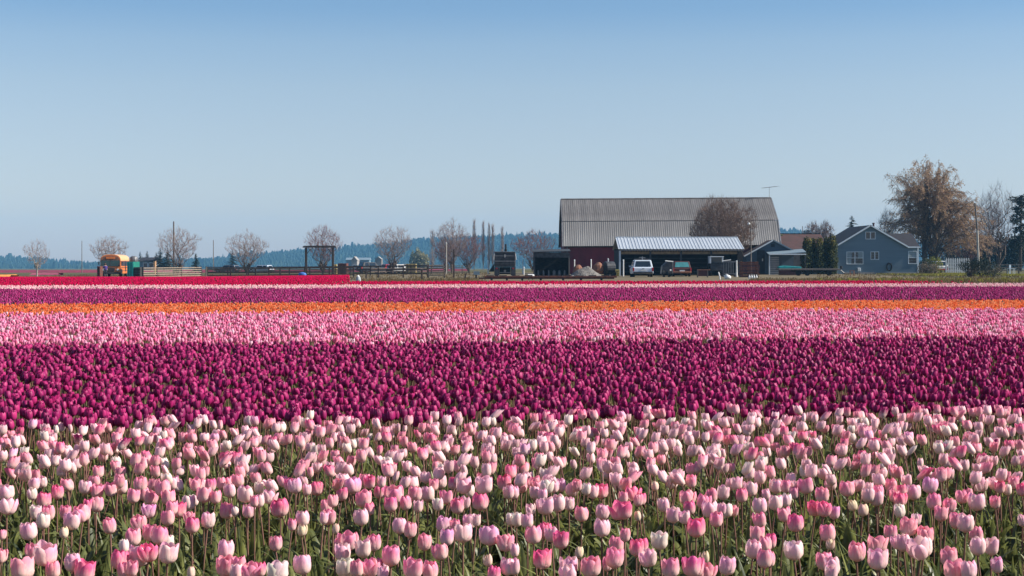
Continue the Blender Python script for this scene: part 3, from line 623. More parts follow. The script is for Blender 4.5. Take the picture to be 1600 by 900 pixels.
def bare_tree(px, Y, top, wpx, label, seed, trunk=M['bark'], twigs=M['twig_mauve'], trunk_h=.7, n_main=6, spread=.85, levels=4, kids=None, group=None, r0=.13, twig=.010, nn=780, low=.16, shape='fan', hair=4, cat='tree', name='bare_tree', up=.8):
    """points strewn through the crown, each tied to the nearest fitting twig below it; thickness grows with what it carries"""
    x = X(px, Y); g = gz(x, Y) - .03; h = Z(top, Y) - g; w_ = wpx * (1.3 if shape == 'fan' else 1.04) * Y / F / 2; r = np.random.default_rng(seed)
    root = thing(name, (x, Y, g), label, cat, group); zc0 = h * low; P = []
    lob = [(r.uniform(0, 6.28), r.uniform(.3, 1), r.uniform(.82, 1.12)) for _ in range(9)]
    while len(P) < nn:
        u = r.normal(size=3); u /= np.linalg.norm(u); rad = r.uniform(0, 1) ** .42
        for la, lz, lk in lob:
            if abs((math.atan2(u[1], u[0]) - la + 3.14159) % 6.28318 - 3.14159) < .5 and abs(u[2] - lz) < .3: rad *= lk
        if shape == 'fan':
            t = .5 + .5 * u[2] * rad; wid = (.30 + .95 * t) * math.sqrt(max(0, 1 - max(0, (t - .5) * 2) ** 2.2)); z = zc0 + t * (h * .97 - zc0)
            k = math.hypot(u[0], u[1]) + 1e-6; q = rad * math.sqrt(max(0, 1 - u[2] ** 2)); P.append((u[0] / k * q * wid * w_ * 1.05, u[1] / k * q * wid * w_ * 1.05, z))
        else:
            P.append((u[0] * rad * w_, u[1] * rad * w_, zc0 + (.42 + .58 * u[2] * rad if u[2] > 0 else .42 + .42 * u[2] * rad) * (h - zc0)))
    P = np.array(P); base = np.array([0, 0, min(trunk_h, h * .3)]); o_ = np.argsort(np.linalg.norm(P - base, axis=1)); P = P[o_]
    nodes = [np.array([0, 0, 0.]), base]; par = [-1, 0]; dirs = [np.array([0, 0, 1.]), np.array([0, 0, 1.])]
    N_ = np.zeros((nn + 60, 3)); D_ = np.zeros((nn + 60, 3)); N_[0] = nodes[0]; N_[1] = base; D_[:2] = (0, 0, 1); cnt = 2; ischild = [0, 0]
    for k in range(n_main):                       # main limbs
        a = 6.283 * (k + r.uniform(-.3, .3)) / n_main; s_ = spread * r.uniform(.25, 1.0); L = (h - base[2]) * r.uniform(.22, .32)
        e = base + np.array([math.cos(a) * math.sin(s_) * min(1, w_ / h * 2.2), math.sin(a) * math.sin(s_) * min(1, w_ / h * 2.2), math.cos(s_)]) * L
        N_[cnt] = e; d = e - base; D_[cnt] = d / np.linalg.norm(d); par.append(1); cnt += 1
    for p in P:
        v = p - N_[2:cnt]; L = np.linalg.norm(v, axis=1) + 1e-6; c = (v * D_[2:cnt]).sum(1) / L; cost = L * (1 + 1.5 * (1 - c)); b = int(np.argmin(cost)) + 2
        N_[cnt] = p; d = p - N_[b]; d = d / (np.linalg.norm(d) + 1e-6) * .75 + D_[b] * .25 + np.array([0, 0, .06]); D_[cnt] = d / np.linalg.norm(d); par.append(b); cnt += 1
    load = np.ones(cnt)
    for k in range(cnt - 1, 0, -1): load[par[k]] += load[k]
    rad = np.maximum(twig * .8, r0 * (load / load[1]) ** .5); off = np.array([x, Y, g]); A, B, Cc = MB(), MB(), MB()
    for k in range(1, cnt):
        a, b = N_[par[k]] + off, N_[k] + off; ra = rad[par[k]] if par[k] < 2 else min(rad[par[k]], rad[k] * 1.5); m_ = (A if k == 1 or k < 2 + n_main else B if load[k] > 9 else Cc)
        L = np.linalg.norm(b - a)
        if L > .35: mid = (a + b) / 2 + r.normal(0, .05, 3) * L; m_.tube(a, mid, ra, (ra + rad[k]) / 2, 6 if m_ is A else 4 if m_ is B else 3, False); m_.tube(mid, b, (ra + rad[k]) / 2, rad[k], 6 if m_ is A else 4 if m_ is B else 3, False)
        else: m_.tube(a, b, ra, rad[k], 4, False)
        if load[k] < 12:
            for _ in range(hair):
                d = D_[k] * .5 + r.normal(0, .38, 3) + np.array([0, 0, up * .55]); d /= np.linalg.norm(d); L2 = h * r.uniform(.035, .095); p1 = a + (b - a) * r.random(); p2 = p1 + d * L2 * .5; p3 = p2 + (d + np.array([0, 0, .3 * up]) + r.normal(0, .15, 3)) * L2 * .5
                Cc.tube(p1, p2, twig * .75, twig * .6, 3, False); Cc.tube(p2, p3, twig * .6, twig * .25, 3, False)
    A.build('trunk', trunk, root, smooth=True); B.build('limbs', trunk, root, smooth=True); Cc.build('crown', twigs, root)
    return root, None
GF = 'bare young trees along the field behind the fences'
bare_tree(58, 178, 371, 40, 'slim bare young tree with a pale trunk, farthest left', 1, trunk=M['bark_pale'], trunk_h=1.1, n_main=4, spread=.6, group=GF, r0=.10, nn=330, twig=.007)
bare_tree(170, 215, 366, 54, 'bare tree with a rounded crown behind the orange bus', 2, trunk_h=.9, group=GF)
bare_tree(278, 205, 352, 62, 'bare fan shaped tree behind the tall thin mast', 3, trunk_h=.4, n_main=8, group=GF, r0=.16)
bare_tree(386, 205, 360, 62, 'bare fan shaped tree between the thin pole and the gate frame', 4, trunk_h=.4, n_main=8, group=GF, r0=.15)
bare_tree(505, 205, 350, 56, 'bare purplish tree seen through the wooden gate frame', 5, trunk_h=.4, n_main=7, group=GF, twigs=M['twig_pink'], r0=.16)
bare_tree(613, 205, 350, 58, 'bare tree just right of the gate frame, before the wooded ridge', 6, trunk_h=.5, n_main=8, group=GF, r0=.16)
bare_tree(706, 200, 340, 50, 'tall thin bare tree behind the pale cattle gate', 7, trunk_h=.4, n_main=5, spread=.5, twigs=M['twig_mauve'])
bare_tree(732, 240, 362, 56, 'bushy reddish bare tree left of the dark boxy truck', 8, twigs=M['twig_pink'], trunk_h=.3, n_main=8, twig=.014)
bare_tree(697, 235, 372, 40, 'low reddish bare shrub tree behind the tall thin one', 48, twigs=M['twig_pink'], trunk_h=.3, n_main=7, twig=.014)
bare_tree(832, 235, 358, 66, 'broad rounded reddish bare tree left of the barn', 9, twigs=M['twig_pink'], trunk_h=.4, n_main=9, spread=1.1, twig=.015)
bare_tree(1128, 176, 308, 98, 'dense dome shaped bare tree behind the open shed, before the barn roof', 10, twigs=M['twig_brown'], trunk=M['bark'], trunk_h=1.2, n_main=12, spread=1.2, twig=.016, r0=.3, nn=2700, shape='dome', low=.22, hair=5, up=.5)
def poplar(px, Y, top, wpx, seed, label):
    x = X(px, Y); g = gz(x, Y); h = Z(top, Y) - g; w_ = wpx * Y / F / 2; r = random.Random(seed)
    root = thing('poplar', (x, Y, g), label, 'tree', 'tall narrow bare poplars on the skyline left of the barn')
    MB().tube((x, Y, g), (x, Y, g + h), .14, .03, 6).build('trunk', M['bark_pale'], root)
    mb = MB()
    for k in range(330):
        t = r.uniform(.06, .93); z = g + h * t; a = r.uniform(0, 6.28); L = r.uniform(.08, .2) * h * (1 - t * .5); rr = w_ * 1.35 * r.uniform(.2, 1) * min(1, t * 4) * (1 - t * .6)
        p0 = Vector((x, Y, z)); p1 = Vector((x + math.cos(a) * rr, Y + math.sin(a) * rr, z + L * .35)); p2 = p1 + Vector((math.cos(a) * .1, math.sin(a) * .1, L * .75))
        mb.tube(p0, p1, .028, .022, 3, False); mb.tube(p1, p2, .022, .010, 3, False)
    mb.build('crown', M['twig_mauve'], root)
for i, (px, top, wp, lb) in enumerate([(676, 358, 13, 'hazy narrow bare poplar left of the tall thin bare tree'), (741, 343, 8, 'tall narrow bare poplar, leftmost of the close row'), (755, 345, 6, 'slimmest bare poplar in the middle of the close row'),
        (764, 348, 7, 'left one of the touching pair of bare poplars'), (770, 350, 7, 'right one of the touching pair of bare poplars'), (785, 354, 8, 'bare poplar rising behind the dark truck exhaust')]):
    poplar(px, 430, top, wp, 30 + i, lb)

def leaf_cloud(blobs, n, size, seed, off):
    """blobs: (x, y, z, rx, ry, rz) ; faces sit mostly near the blob surfaces"""
    r = np.random.default_rng(seed); V = []; Q = []; vol = np.array([b[3] * b[5] for b in blobs]); cnt = (n * vol / vol.sum()).astype(int); N = 0
    for b, c in zip(blobs, cnt):
        d = r.normal(size=(c, 3)); d /= np.linalg.norm(d, axis=1)[:, None]; rad = r.uniform(.35, 1.06, c) ** .5
        lump = 1 + .16 * np.sin(d[:, 0] * 7 + b[0] * 3) * np.cos(d[:, 2] * 6 + b[1])
        P = np.array(b[:3]) + d * (rad * lump)[:, None] * np.array(b[3:6]); a = r.normal(size=(c, 3)); a /= np.linalg.norm(a, axis=1)[:, None]
        e = np.cross(a, r.normal(size=(c, 3))); e /= np.linalg.norm(e, axis=1)[:, None]; s = size * r.uniform(.6, 1.3, (c, 1))
        q = np.stack([P + a * s, P + e * s * .6, P - a * s, P - e * s * .6], 1).reshape(-1, 3) - np.array(off); V.append(q)
        Q.append(np.arange(c * 4).reshape(-1, 4) + N); N += c * 4
    return np.concatenate(V), np.concatenate(Q)
def foliage(name, root, m, blobs, n, size, seed):
    o = bpy.data.objects.new(name, fastmesh(name, *leaf_cloud(blobs, n, size, seed, root.location), [m], smooth=False)); COL.objects.link(o); o.parent = root; return o
def shrub(name, px, Y, top, wpx, label, m, seed, n=1500, size=.07, cat='shrub', base=None, depth=.7, group=None, lumps=6):
    x = X(px, Y); g = gz(x, Y); h = Z(top, Y) - g; w_ = wpx * Y / F / 2; r = random.Random(seed)
    root = thing(name, (x, Y, g), label, cat, group); bl = []
    for k in range(lumps):
        a = (k / max(1, lumps - 1) - .5) * 1.3; bl.append((x + a * w_ + r.uniform(-.1, .1), Y + r.uniform(-.4, .4) * w_ * depth, g + h * r.uniform(.35, .6) * (1 - abs(a) * .3), w_ * r.uniform(.32, .48), w_ * .4 * depth + .1, h * r.uniform(.36, .48)))
    mb = MB()
    for k in range(7): mb.tube((x + r.uniform(-.15, .15), Y, g), (x + r.uniform(-.7, .7) * w_, Y + r.uniform(-.3, .3) * w_, g + h * r.uniform(.5, .8)), .03, .01, 4, False)
    mb.build('stem', M['bark'], root); foliage('foliage', root, m, bl, n, size, seed); return root
def conifer(px, Y, top, wpx, label, seed, m=M['conifer'], kind='spruce', group=None, n_lay=16, name='spruce_tree', cat='tree'):
    x = X(px, Y); g = gz(x, Y); h = Z(top, Y) - g; w_ = wpx * Y / F / 2; r = random.Random(seed)
    root = thing(name, (x, Y, g), label, cat, group); MB().tube((x, Y, g), (x, Y, g + h), .04 * h ** .7, .02, 7).build('trunk', M['bark'], root)
    V, Q = [], []; N = 0
    for k in range(n_lay * 9):
        t = (k / (n_lay * 9)) ** .85; z = g + h * (.1 + .9 * t); L = w_ * (1.04 - t) * r.uniform(.7, 1.12) + .05; a = r.uniform(0, 6.28); d = Vector((math.cos(a), math.sin(a), -.22 - .15 * (1 - t))); s_ = Vector((-d.y, d.x, 0))
        for q in range(6):
            u = (q + .6) / 6; p = Vector((x, Y, z)) + d * (L * u) + Vector((0, 0, .12 * L * u * u)); sw = L * .24 * (1.2 - u) + .05
            for sd in (-1, 1):
                e = p + s_ * sd * sw + d * sw * .5 + Vector((0, 0, r.uniform(-.35, .05) * sw)); f = p + d * (L / 5)
                for c in (p, e, f, p + Vector((0, 0, .10 * L * .3 + .03))): V.append(c - root.location)
                Q.append((N, N + 1, N + 2, N + 3)); N += 4
    o = bpy.data.objects.new('crown', fastmesh('crown', [tuple(v) for v in V], Q, [m], smooth=False)); COL.objects.link(o); o.parent = root; return root
for i, (px, Y, top, wp, lb) in enumerate([(250, 330, 388, 36, 'dark conifer just left of the tall thin mast'), (262, 330, 391, 34, 'broad dark conifer touching the left side of the tall mast'), (306, 260, 396, 22, 'small dark pointed conifer right of the mast'),
        (230, 420, 392, 20, 'hazy conifer behind the distant dark roofed house, right one'), (219, 420, 393, 20, 'hazy conifer behind the distant dark roofed house, left one'), (363, 420, 389, 24, 'hazy conifer at the left foot of the ridge'), (244, 480, 394, 20, 'farther hazy conifer left of the dark pair')]):
    conifer(px, Y, top, wp, lb, 50 + i)
conifer(1331, 226, 337, 84, 'dark pointed spruce rising behind the blue house roof', 60, n_lay=22)
shrub('willow_tree', 655, 620, 387, 30, 'hazy yellow green willow left of the tall thin bare tree', M['willow'], 61, 2600, .42, cat='tree')

# ------------------------------------------------------------------ big barn
def roof_panels(root, name, m, x0, x1, pw, lo, hi, rib, t=.03, lift=None):
    """ribbed sheets side by side; lo / hi = (y, z) at the eave and at the ridge; parts share one mesh"""
    n = int(round((x1 - x0) / pw)); pw = (x1 - x0) / n; d = Vector((0, hi[0] - lo[0], hi[1] - lo[1])); L = d.length; d.normalize(); nn = Vector((0, -d.z, d.y))
    nr = max(1, int(round(pw / rib))); rw = pw / nr; prof = []
    for k in range(nr): prof += [(k * rw, 0), (k * rw + rw * .55, 0), (k * rw + rw * .64, t), (k * rw + rw * .86, t), (k * rw + rw * .95, 0)]
    prof.append((pw - .004, 0)); V = []
    for sgn, dist in ((0, 0), (0, L)):
        for u, q in prof: V.append(Vector((u, 0, 0)) + d * dist + nn * (q + .03))
    for dist in (0, L):
        for u, q in prof: V.append(Vector((u, 0, 0)) + d * dist + nn * (q + .012))
    k = len(prof); Fc = [(i, i + 1, k + i + 1, k + i) for i in range(k - 1)] + [(2 * k + i + 1, 2 * k + i, 3 * k + i, 3 * k + i + 1) for i in range(k - 1)] + [(i + 1, i, 2 * k + i, 2 * k + i + 1) for i in range(k - 1)]
    me = bpy.data.meshes.new(name); me.from_pydata([tuple(v) for v in V], [], Fc); me.materials.append(m)
    for i in range(n):
        o = bpy.data.objects.new(name, me); COL.objects.link(o); o.parent = root
        zz = lift * i / n if lift else 0
        o.location = Vector((x0 + i * pw, lo[0], lo[1] + zz)) - root.location
BY = 184.0; bx0, bx1 = X(879, BY), X(1219, BY); bg_ = 0.0
barn = thing('barn', ((bx0 + bx1) / 2, BY + 6, 0), 'large old red barn with a long grey ribbed gambrel roof', 'barn')
ez = Z(385, BY - .6); kz = Z(346.5, BY + 1.6); rz_ = Z(312, BY + 6.5); Wd = 13.0
wall = MB()
wall.box(bx0 + .35, bx1 - .35, BY, BY + .2, 0, ez + .35); wall.box(bx0 + .35, bx1 - .35, BY + Wd - .2, BY + Wd, 0, ez + .35)
for xx in (bx0 + .2, bx1 - .4):
    wall.prismx([(BY + .1, 0), (BY + Wd - .1, 0), (BY + Wd - .1, ez + .2), (BY + Wd - 2.0, kz - .15), (BY + 6.5, rz_ - .15), (BY + 2.0, kz - .15), (BY + .1, ez + .2)], xx, xx + .2)
wall.build('wall', M['red_wall'], barn)
bt = MB()
for k in range(1, 44): bt.box(bx0 + .35 + k * (bx1 - bx0 - .7) / 44 - .025, bx0 + .35 + k * (bx1 - bx0 - .7) / 44 + .025, BY - .025, BY, 0.05, ez)
bt.build('batten', M['red_wall'], barn, kind='stuff')
roof_panels(barn, 'lower_roof_panel', M['roof_barn_low'], bx0, bx1, .76, (BY - .6, ez), (BY + 1.6, kz), .26, .02, lift=.18)
roof_panels(barn, 'upper_roof_panel', M['roof_barn'], bx0, bx1, .76, (BY + 1.55, kz + .03), (BY + 6.5, rz_), .26, .02, lift=.18)
rb = MB(); rb.add([(bx0, BY + 6.5, rz_), (bx1, BY + 6.5, rz_ + .18), (bx1, BY + 11.4, kz + .18), (bx0, BY + 11.4, kz)], [(0, 1, 2, 3)])
rb.add([(bx0, BY + 11.4, kz), (bx1, BY + 11.4, kz + .18), (bx1, BY + 13.6, ez + .18), (bx0, BY + 13.6, ez)], [(0, 1, 2, 3)]); rb.build('rear_roof', M['roof_barn'], barn)
MB().tube((bx0, BY + 6.5, rz_ + .04), (bx1, BY + 6.5, rz_ + .22), .11, .11, 6).build('ridge_cap', M['roof_barn'], barn)
MB().box(bx0 + .3, bx1 - .3, BY - .35, BY - .02, ez - .12, ez + .04).build('eave_board', M['dark_wood'], barn)
for xx in (bx0 - .05, bx1 - .03):
    z_ = .0 if xx < bx0 + 1 else .18; K = [(BY - .62, ez - .03), (BY + 1.58, kz - .03), (BY + 6.5, rz_ - .02), (BY + 11.4, kz - .03), (BY + 13.6, ez - .03)]
    for (ya, za), (yb, zb) in zip(K[:-1], K[1:]): MB().tube((xx + .04, ya, za + z_), (xx + .04, yb, zb + z_), .09, .09, 4).build('barge_board', M['grey_metal'], barn)
MB().tube((X(886, BY) , BY - .12, 0), (X(886, BY), BY - .12, ez), .06, .06, 6).build('downpipe', M['grey_metal'], barn)
# antenna on the ridge
ax = X(1202, BY + 6.5); az = rz_ + .2
an = thing('tv_antenna', (ax, BY + 6.5, az), 'television antenna on a mast at the right end of the barn ridge', 'antenna')
MB().tube((ax, BY + 6.5, az - .1), (ax, BY + 6.5, Z(291.5, BY + 6)), .025, .02, 5).build('mast', M['grey_metal'], an)
q = MB(); zt = Z(292.5, BY + 6); q.tube((ax - .95, BY + 6.0, zt - .12), (ax + 1.0, BY + 7.0, zt + .12), .03, .03, 4)
q.build('boom', M['grey_metal'], an)
for k in range(9):
    t = -1 + k / 4; L = .25 + .42 * (k / 8); cx, cy, cz = ax + .97 * t, BY + 6.5 + .5 * t, zt + .12 * t
    MB().tube((cx + L * .45, cy - L, cz + .03), (cx - L * .45, cy + L, cz + .03), .015, .015, 4).build('antenna_element', M['grey_metal'], an)

# ------------------------------------------------------------------ small dark shed
def small_shed():
    Y = 158; xa, xb = X(834, Y), X(890, Y); g = gz(xa, Y)
    t = thing('shed', ((xa + xb) / 2, Y + 1.5, g), 'small dark open fronted shed with a flat roof, left of the barn wall', 'shed')
    zt = Z(393, Y)
    q = MB(); q.box(xa, xa + .1, Y, Y + 3, g, zt - .2); q.box(xb - .1, xb, Y, Y + 3, g, zt - .12); q.box(xa + .1, xb - .1, Y + 2.9, Y + 3, g, zt - .1); q.build('wall', M['dark_wood'], t)
    MB().add([(xa - .15, Y - .25, zt - .02), (xb + .1, Y - .25, zt + .06), (xb + .1, Y + 3.2, zt + .3), (xa - .15, Y + 3.2, zt + .22), (xa - .15, Y - .25, zt - .1), (xb + .1, Y - .25, zt - .02), (xb + .1, Y + 3.2, zt + .22), (xa - .15, Y + 3.2, zt + .14)],
        [(0, 1, 2, 3), (7, 6, 5, 4), (0, 4, 5, 1), (1, 5, 6, 2), (2, 6, 7, 3), (3, 7, 4, 0)]).build('roof', M['shingle'], t)
    MB().box(xa, xb, Y - .12, Y - .04, zt - .62, zt - .08).build('fascia', M['dark_metal'], t)
    for x in (xa + .02, xb - .1):
        MB().box(x, x + .12, Y - .1, Y + .02, g, zt - .63).build('post', M['pole_wood'] if x > xa + 1 else M['dark_metal'], t)
    r = rn(4)
    for k in range(6):
        w_ = r.uniform(.15, .35); x = xa + .45 + k * .55; c = thing('can', (x, Y + .5, g), ['small grey can inside the shed, nearest its left post', 'grey can second from the shed left post', 'low grey bin in the middle of the shed opening', 'grey bin right of the shed middle', 'bluish grey can near the right shed post', 'last grey can by the right shed post'][k], 'can')
        MB().lathe([(w_ * .45, 0), (w_ * .5, .1), (w_ * .5, r.uniform(.25, .55)), (w_ * .3, .6)], (x, Y + .5, g), 9).build('body', M['grey_metal'], c)
        MB().tube((x, Y + .5, g + .6), (x, Y + .5, g + .66), .05, .05, 6).build('lid', M['grey_metal'], c)
small_shed()

# ------------------------------------------------------------------ long open shed with a pale roof
def open_shed():
    Y = 164; xa, xb = X(968, Y), X(1161, Y); ze = Z(389.5, Y - .4); zr = Z(371.5, Y + 4.5); yr_ = Y + 4.5; g = 0
    t = thing('open_shed', ((xa + xb) / 2, Y + 3.5, g), 'long open fronted vehicle shed with a pale blue ribbed metal roof', 'shed')
    roof_panels(t, 'roof_panel', M['shed_roof'], xa - .15, xb + .1, .7, (Y - .4, ze), (yr_, zr), .3, .04)
    q = MB(); q.add([(xa - .15, yr_, zr + .03), (xb + .1, yr_, zr + .03), (xb + .1, Y + 9.2, ze), (xa - .15, Y + 9.2, ze)], [(0, 1, 2, 3)]); q.build('rear_roof', M['shed_roof'], t)
    MB().box(xa - .15, xb + .1, yr_ - .1, yr_ + .1, zr + .02, zr + .12).build('ridge_cap', M['shed_roof'], t)
    MB().box(xa, xb, Y - .42, Y - .34, ze - .14, ze - .01).build('gutter', M['grey_metal'], t)
    n = 46
    for k in range(n):
        x = xa + .2 + k * (xb - xa - .4) / (n - 1); MB().add([(x - .035, Y - .3, ze - .22), (x + .035, Y - .3, ze - .22), (x + .035, Y - .3, ze - .05), (x - .035, Y - .3, ze - .05), (x - .035, Y + 1.4, ze + .2), (x + .035, Y + 1.4, ze + .2), (x + .035, Y + 1.4, ze + .37), (x - .035, Y + 1.4, ze + .37)],
            [(0, 1, 2, 3), (5, 4, 7, 6), (0, 4, 5, 1), (1, 5, 6, 2), (3, 2, 6, 7), (0, 3, 7, 4)]).build('rafter', M['tan_wood'], t)
    MB().box(xa, xb, Y + .05, Y + .2, ze - .52, ze - .24).build('header_beam', M['tan_wood'], t)
    for x in [X(p, Y) for p in (969, 1016, 1064, 1111)]: MB().box(x - .09, x + .09, Y - .16, Y + .04, g, ze - .24).build('post', M['dark_metal'], t)
    MB().box(X(1155, Y) - .2, X(1155, Y) + .35, Y - .1, Y + .04, g, ze - .16).build('end_panel', M['dark_wood'], t)
    MB().box(xa - .08, xa + .12, Y - .3, Y - .18, g, ze - .15).build('corner_trim', M['shed_roof'], t)
    q = MB(); q.box(xa, xb, Y + 8.6, Y + 8.7, g, ze + .1); q.box(xa, xa + .1, Y + .06, Y + 8.6, g, ze - .05); q.box(xb - .1, xb, Y + .06, Y + 8.6, g, ze - .05); q.build('wall', M['shed_dark'], t)
    for k in range(5): MB().box(xa + .1, xb - .1, Y + 8.5, Y + 8.58, g + .3 + k * .5, g + .45 + k * .5).build('wall_rail', M['dark_metal'], t)
    return t
open_shed()
print('barn done')

# ------------------------------------------------------------------ blue gabled house
def window(root, x0, x1, z0, z1, y, blinds=(), mull=1, split=None):
    """frame with a pane and a bar of its own; sits proud of the wall that ends at y"""
    f = MB(); t = .07
    f.box(x0 - t, x1 + t, y - .05, y + .02, z1, z1 + t); f.box(x0 - t, x1 + t, y - .07, y + .02, z0 - t, z0)
    f.box(x0 - t, x0, y - .05, y + .02, z0, z1); f.box(x1, x1 + t, y - .05, y + .02, z0, z1)
    fr = f.build('window', M['trim'], root)
    MB().box(x0, x1, y - .006, y + .01, z0, z1).build('pane', M['glass'], fr)
    for k in range(1, mull + 1):
        xm = x0 + (x1 - x0) * k / (mull + 1); MB().box(xm - .05, xm + .05, y - .045, y - .008, z0, z1).build('mullion', M['trim'], fr)
    if split: MB().box(x0, x1, y - .035, y - .010, z0 + (z1 - z0) * split - .03, z0 + (z1 - z0) * split + .03).build('glazing_bar', M['trim'], fr)
    for (a, b, c, d) in blinds:
        MB().box(x0 + (x1 - x0) * a, x0 + (x1 - x0) * b, y - .012, y - .007, z0 + (z1 - z0) * c, z0 + (z1 - z0) * d).build('blind', M['curtain'], fr)
    return fr
def blue_house():
    Y = 186; g = 0; x = lambda p: X(p, Y); z = lambda p: Z(p, Y)
    t = thing('house', ((x(1308) + x(1435)) / 2, Y + 5, g), 'blue grey gabled house with white trim and four white framed windows', 'house')
    xl, xr, xe, xp = x(1308), x(1417), x(1435), x(1359.5); zp, zl, zr = z(353.5), z(384.5), z(386.5); D = 11
    q = MB(); q.prism([(xl, g), (xe, g), (xe, zr), (xr, zr), (xp, zp), (xl, zl)], Y, Y + D); q.build('wall', M['blue_wall'], t)
    for k in range(1, 14):                       # siding courses
        pass
    def slope(pa, pb, y0, y1, th, m, nm):
        (ax_, az_), (bx_, bz_) = pa, pb; d = Vector((bx_ - ax_, 0, bz_ - az_)).normalized(); n_ = Vector((-d.z, 0, d.x)); n_ = n_ if n_.z > 0 else -n_
        P = [Vector((ax_, 0, az_)) + n_ * .02, Vector((bx_, 0, bz_)) + n_ * .02, Vector((bx_, 0, bz_)) + n_ * th, Vector((ax_, 0, az_)) + n_ * th]
        return MB().prism([(p.x, p.z) for p in P], y0, y1).build(nm, m, t)
    sl = (zp - zl) / (xp - xl); slope((xl - .3, zl - .3 * sl), (xp, zp), Y - .3, Y + D + .3, .16, M['shingle'], 'roof')
    sr = (zp - zr) / (xr - xp); slope((xp, zp), (xr + .05, zr - .05 * sr), Y - .3, Y + D + .3, .16, M['shingle'], 'roof')
    slope((xl - .33, zl - .33 * sl - .02), (xp, zp - .02), Y - .36, Y - .3, .19, M['trim'], 'barge_board')
    slope((xp, zp - .02), (xr + .05, zr - .05 * sr - .02), Y - .36, Y - .3, .19, M['trim'], 'barge_board')
    # wing to the right: its eave faces the field
    ze_, zt_ = zr, z(365)
    MB().add([(x(1384), Y + .9, ze_ + .75), (xr + .05, Y - .22, ze_ + .06), (xe + .15, Y - .22, ze_ + .06), (xe + .15, Y + 3.6, zt_ + .08), (x(1384), Y + 3.6, zt_ + .08),
              (xe + .15, Y + 7.4, ze_ + .06), (x(1384), Y + 7.4, ze_ + .06)], [(0, 1, 2, 3, 4), (4, 3, 5, 6)]).build('roof', M['shingle_br'], t)
    q = MB(); q.prismx([(Y + .02, ze_ + .002), (Y + 7.3, ze_ + .002), (Y + 3.6, zt_)], xe - .12, xe); q.build('gable_end', M['blue_wall'], t)
    MB().box(xr + .06, xe + .2, Y - .3, Y - .225, ze_ - .06, ze_ + .1).build('gutter', M['trim'], t)
    MB().box(xe - .12, xe + .03, Y - .03, Y - .001, g, ze_ - .06).build('corner_trim', M['trim'], t)
    MB().box(xl - .03, xl + .1, Y - .03, Y - .001, g, zl - .1).build('corner_trim', M['blue_wall'], t)
    window(t, x(1353), x(1367), z(373), z(363), Y, mull=1)
    window(t, x(1323.5), x(1348), z(412), z(394), Y, blinds=((.0, .3, .45, 1), (.7, 1, .45, 1), (.0, .28, 0, .4)), mull=1, split=.5)
    window(t, x(1361), x(1372.5), z(405), z(393.8), Y, mull=1)
    window(t, x(1420), x(1432), z(411.5), z(393), Y, blinds=((0, 1, .5, 1),), mull=0, split=.5)
    for k in range(12):
        zz = g + .2 + k * .24
        if zz < zl - .1: MB().box(xl + .12, xe - .14, Y - .012, Y - .001, zz, zz + .02).build('siding_lap', M['blue_wall'], t)
    c = MB().lathe([(.12, 0), (.12, 1.6), (.16, 1.62), (.16, 1.75)], (x(1380), Y + 5, zp - 1.2), 8); c.build('chimney', M['maroon'], t)
    q = MB().tube((x(1305.5), Y + 3, g), (x(1305.5), Y + 3, z(363)), .1, .1, 8); q.build('flue', M['dark_metal'], t)
    MB().tube((x(1307.5), Y + 2.9, zl - .2), (x(1307.5), Y + 2.9, z(366)), .055, .055, 6).build('flue_pipe', M['trim'], t)
    for p in (1329, 1333): MB().tube((x(p), Y + 3, zl + .9), (x(p) + .35, Y + 3, zl + 1.35), .03, .03, 5).build('roof_flashing', M['trim'], t)
    MB().box(x(1320), x(1434), Y - .08, Y - .015, g, g + .22).build('footing', M['conc'], t)
    # hose coil
    h = thing('hose_coil', (x(1389), Y - .1, z(417)), 'dark green garden hose coiled on the blue house wall', 'hose')
    for k in range(3):
        q = MB(); n = 16; P = [(x(1389) + (.26 + .03 * k) * math.cos(6.283 * i / n), Y - .1 - .04 * k, z(417) + (.42 + .03 * k) * math.sin(6.283 * i / n)) for i in range(n + 1)]
        for a, b in zip(P[:-1], P[1:]): q.tube(a, b, .045, .045, 5, False)
        q.build('coil', M['black'], h, smooth=True)
    MB().box(x(1389) - .1, x(1389) + .1, Y - .1, Y - .001, z(412.5), z(411.2)).build('bracket', M['dark_metal'], h)
    # meter box and small things along the wall
    b = thing('meter_box', (x(1341), Y - .1, g + .4), 'small pale box at the foot of the blue house wall', 'box')
    MB().box(x(1339.5), x(1344), Y - .25, Y - .1, z(424), z(418.5)).build('body', M['trim'], b, bevel=.02); MB().box(x(1340), x(1343.5), Y - .27, Y - .25, z(423.5), z(419)).build('door', M['white'], b)
    return t
blue_house()
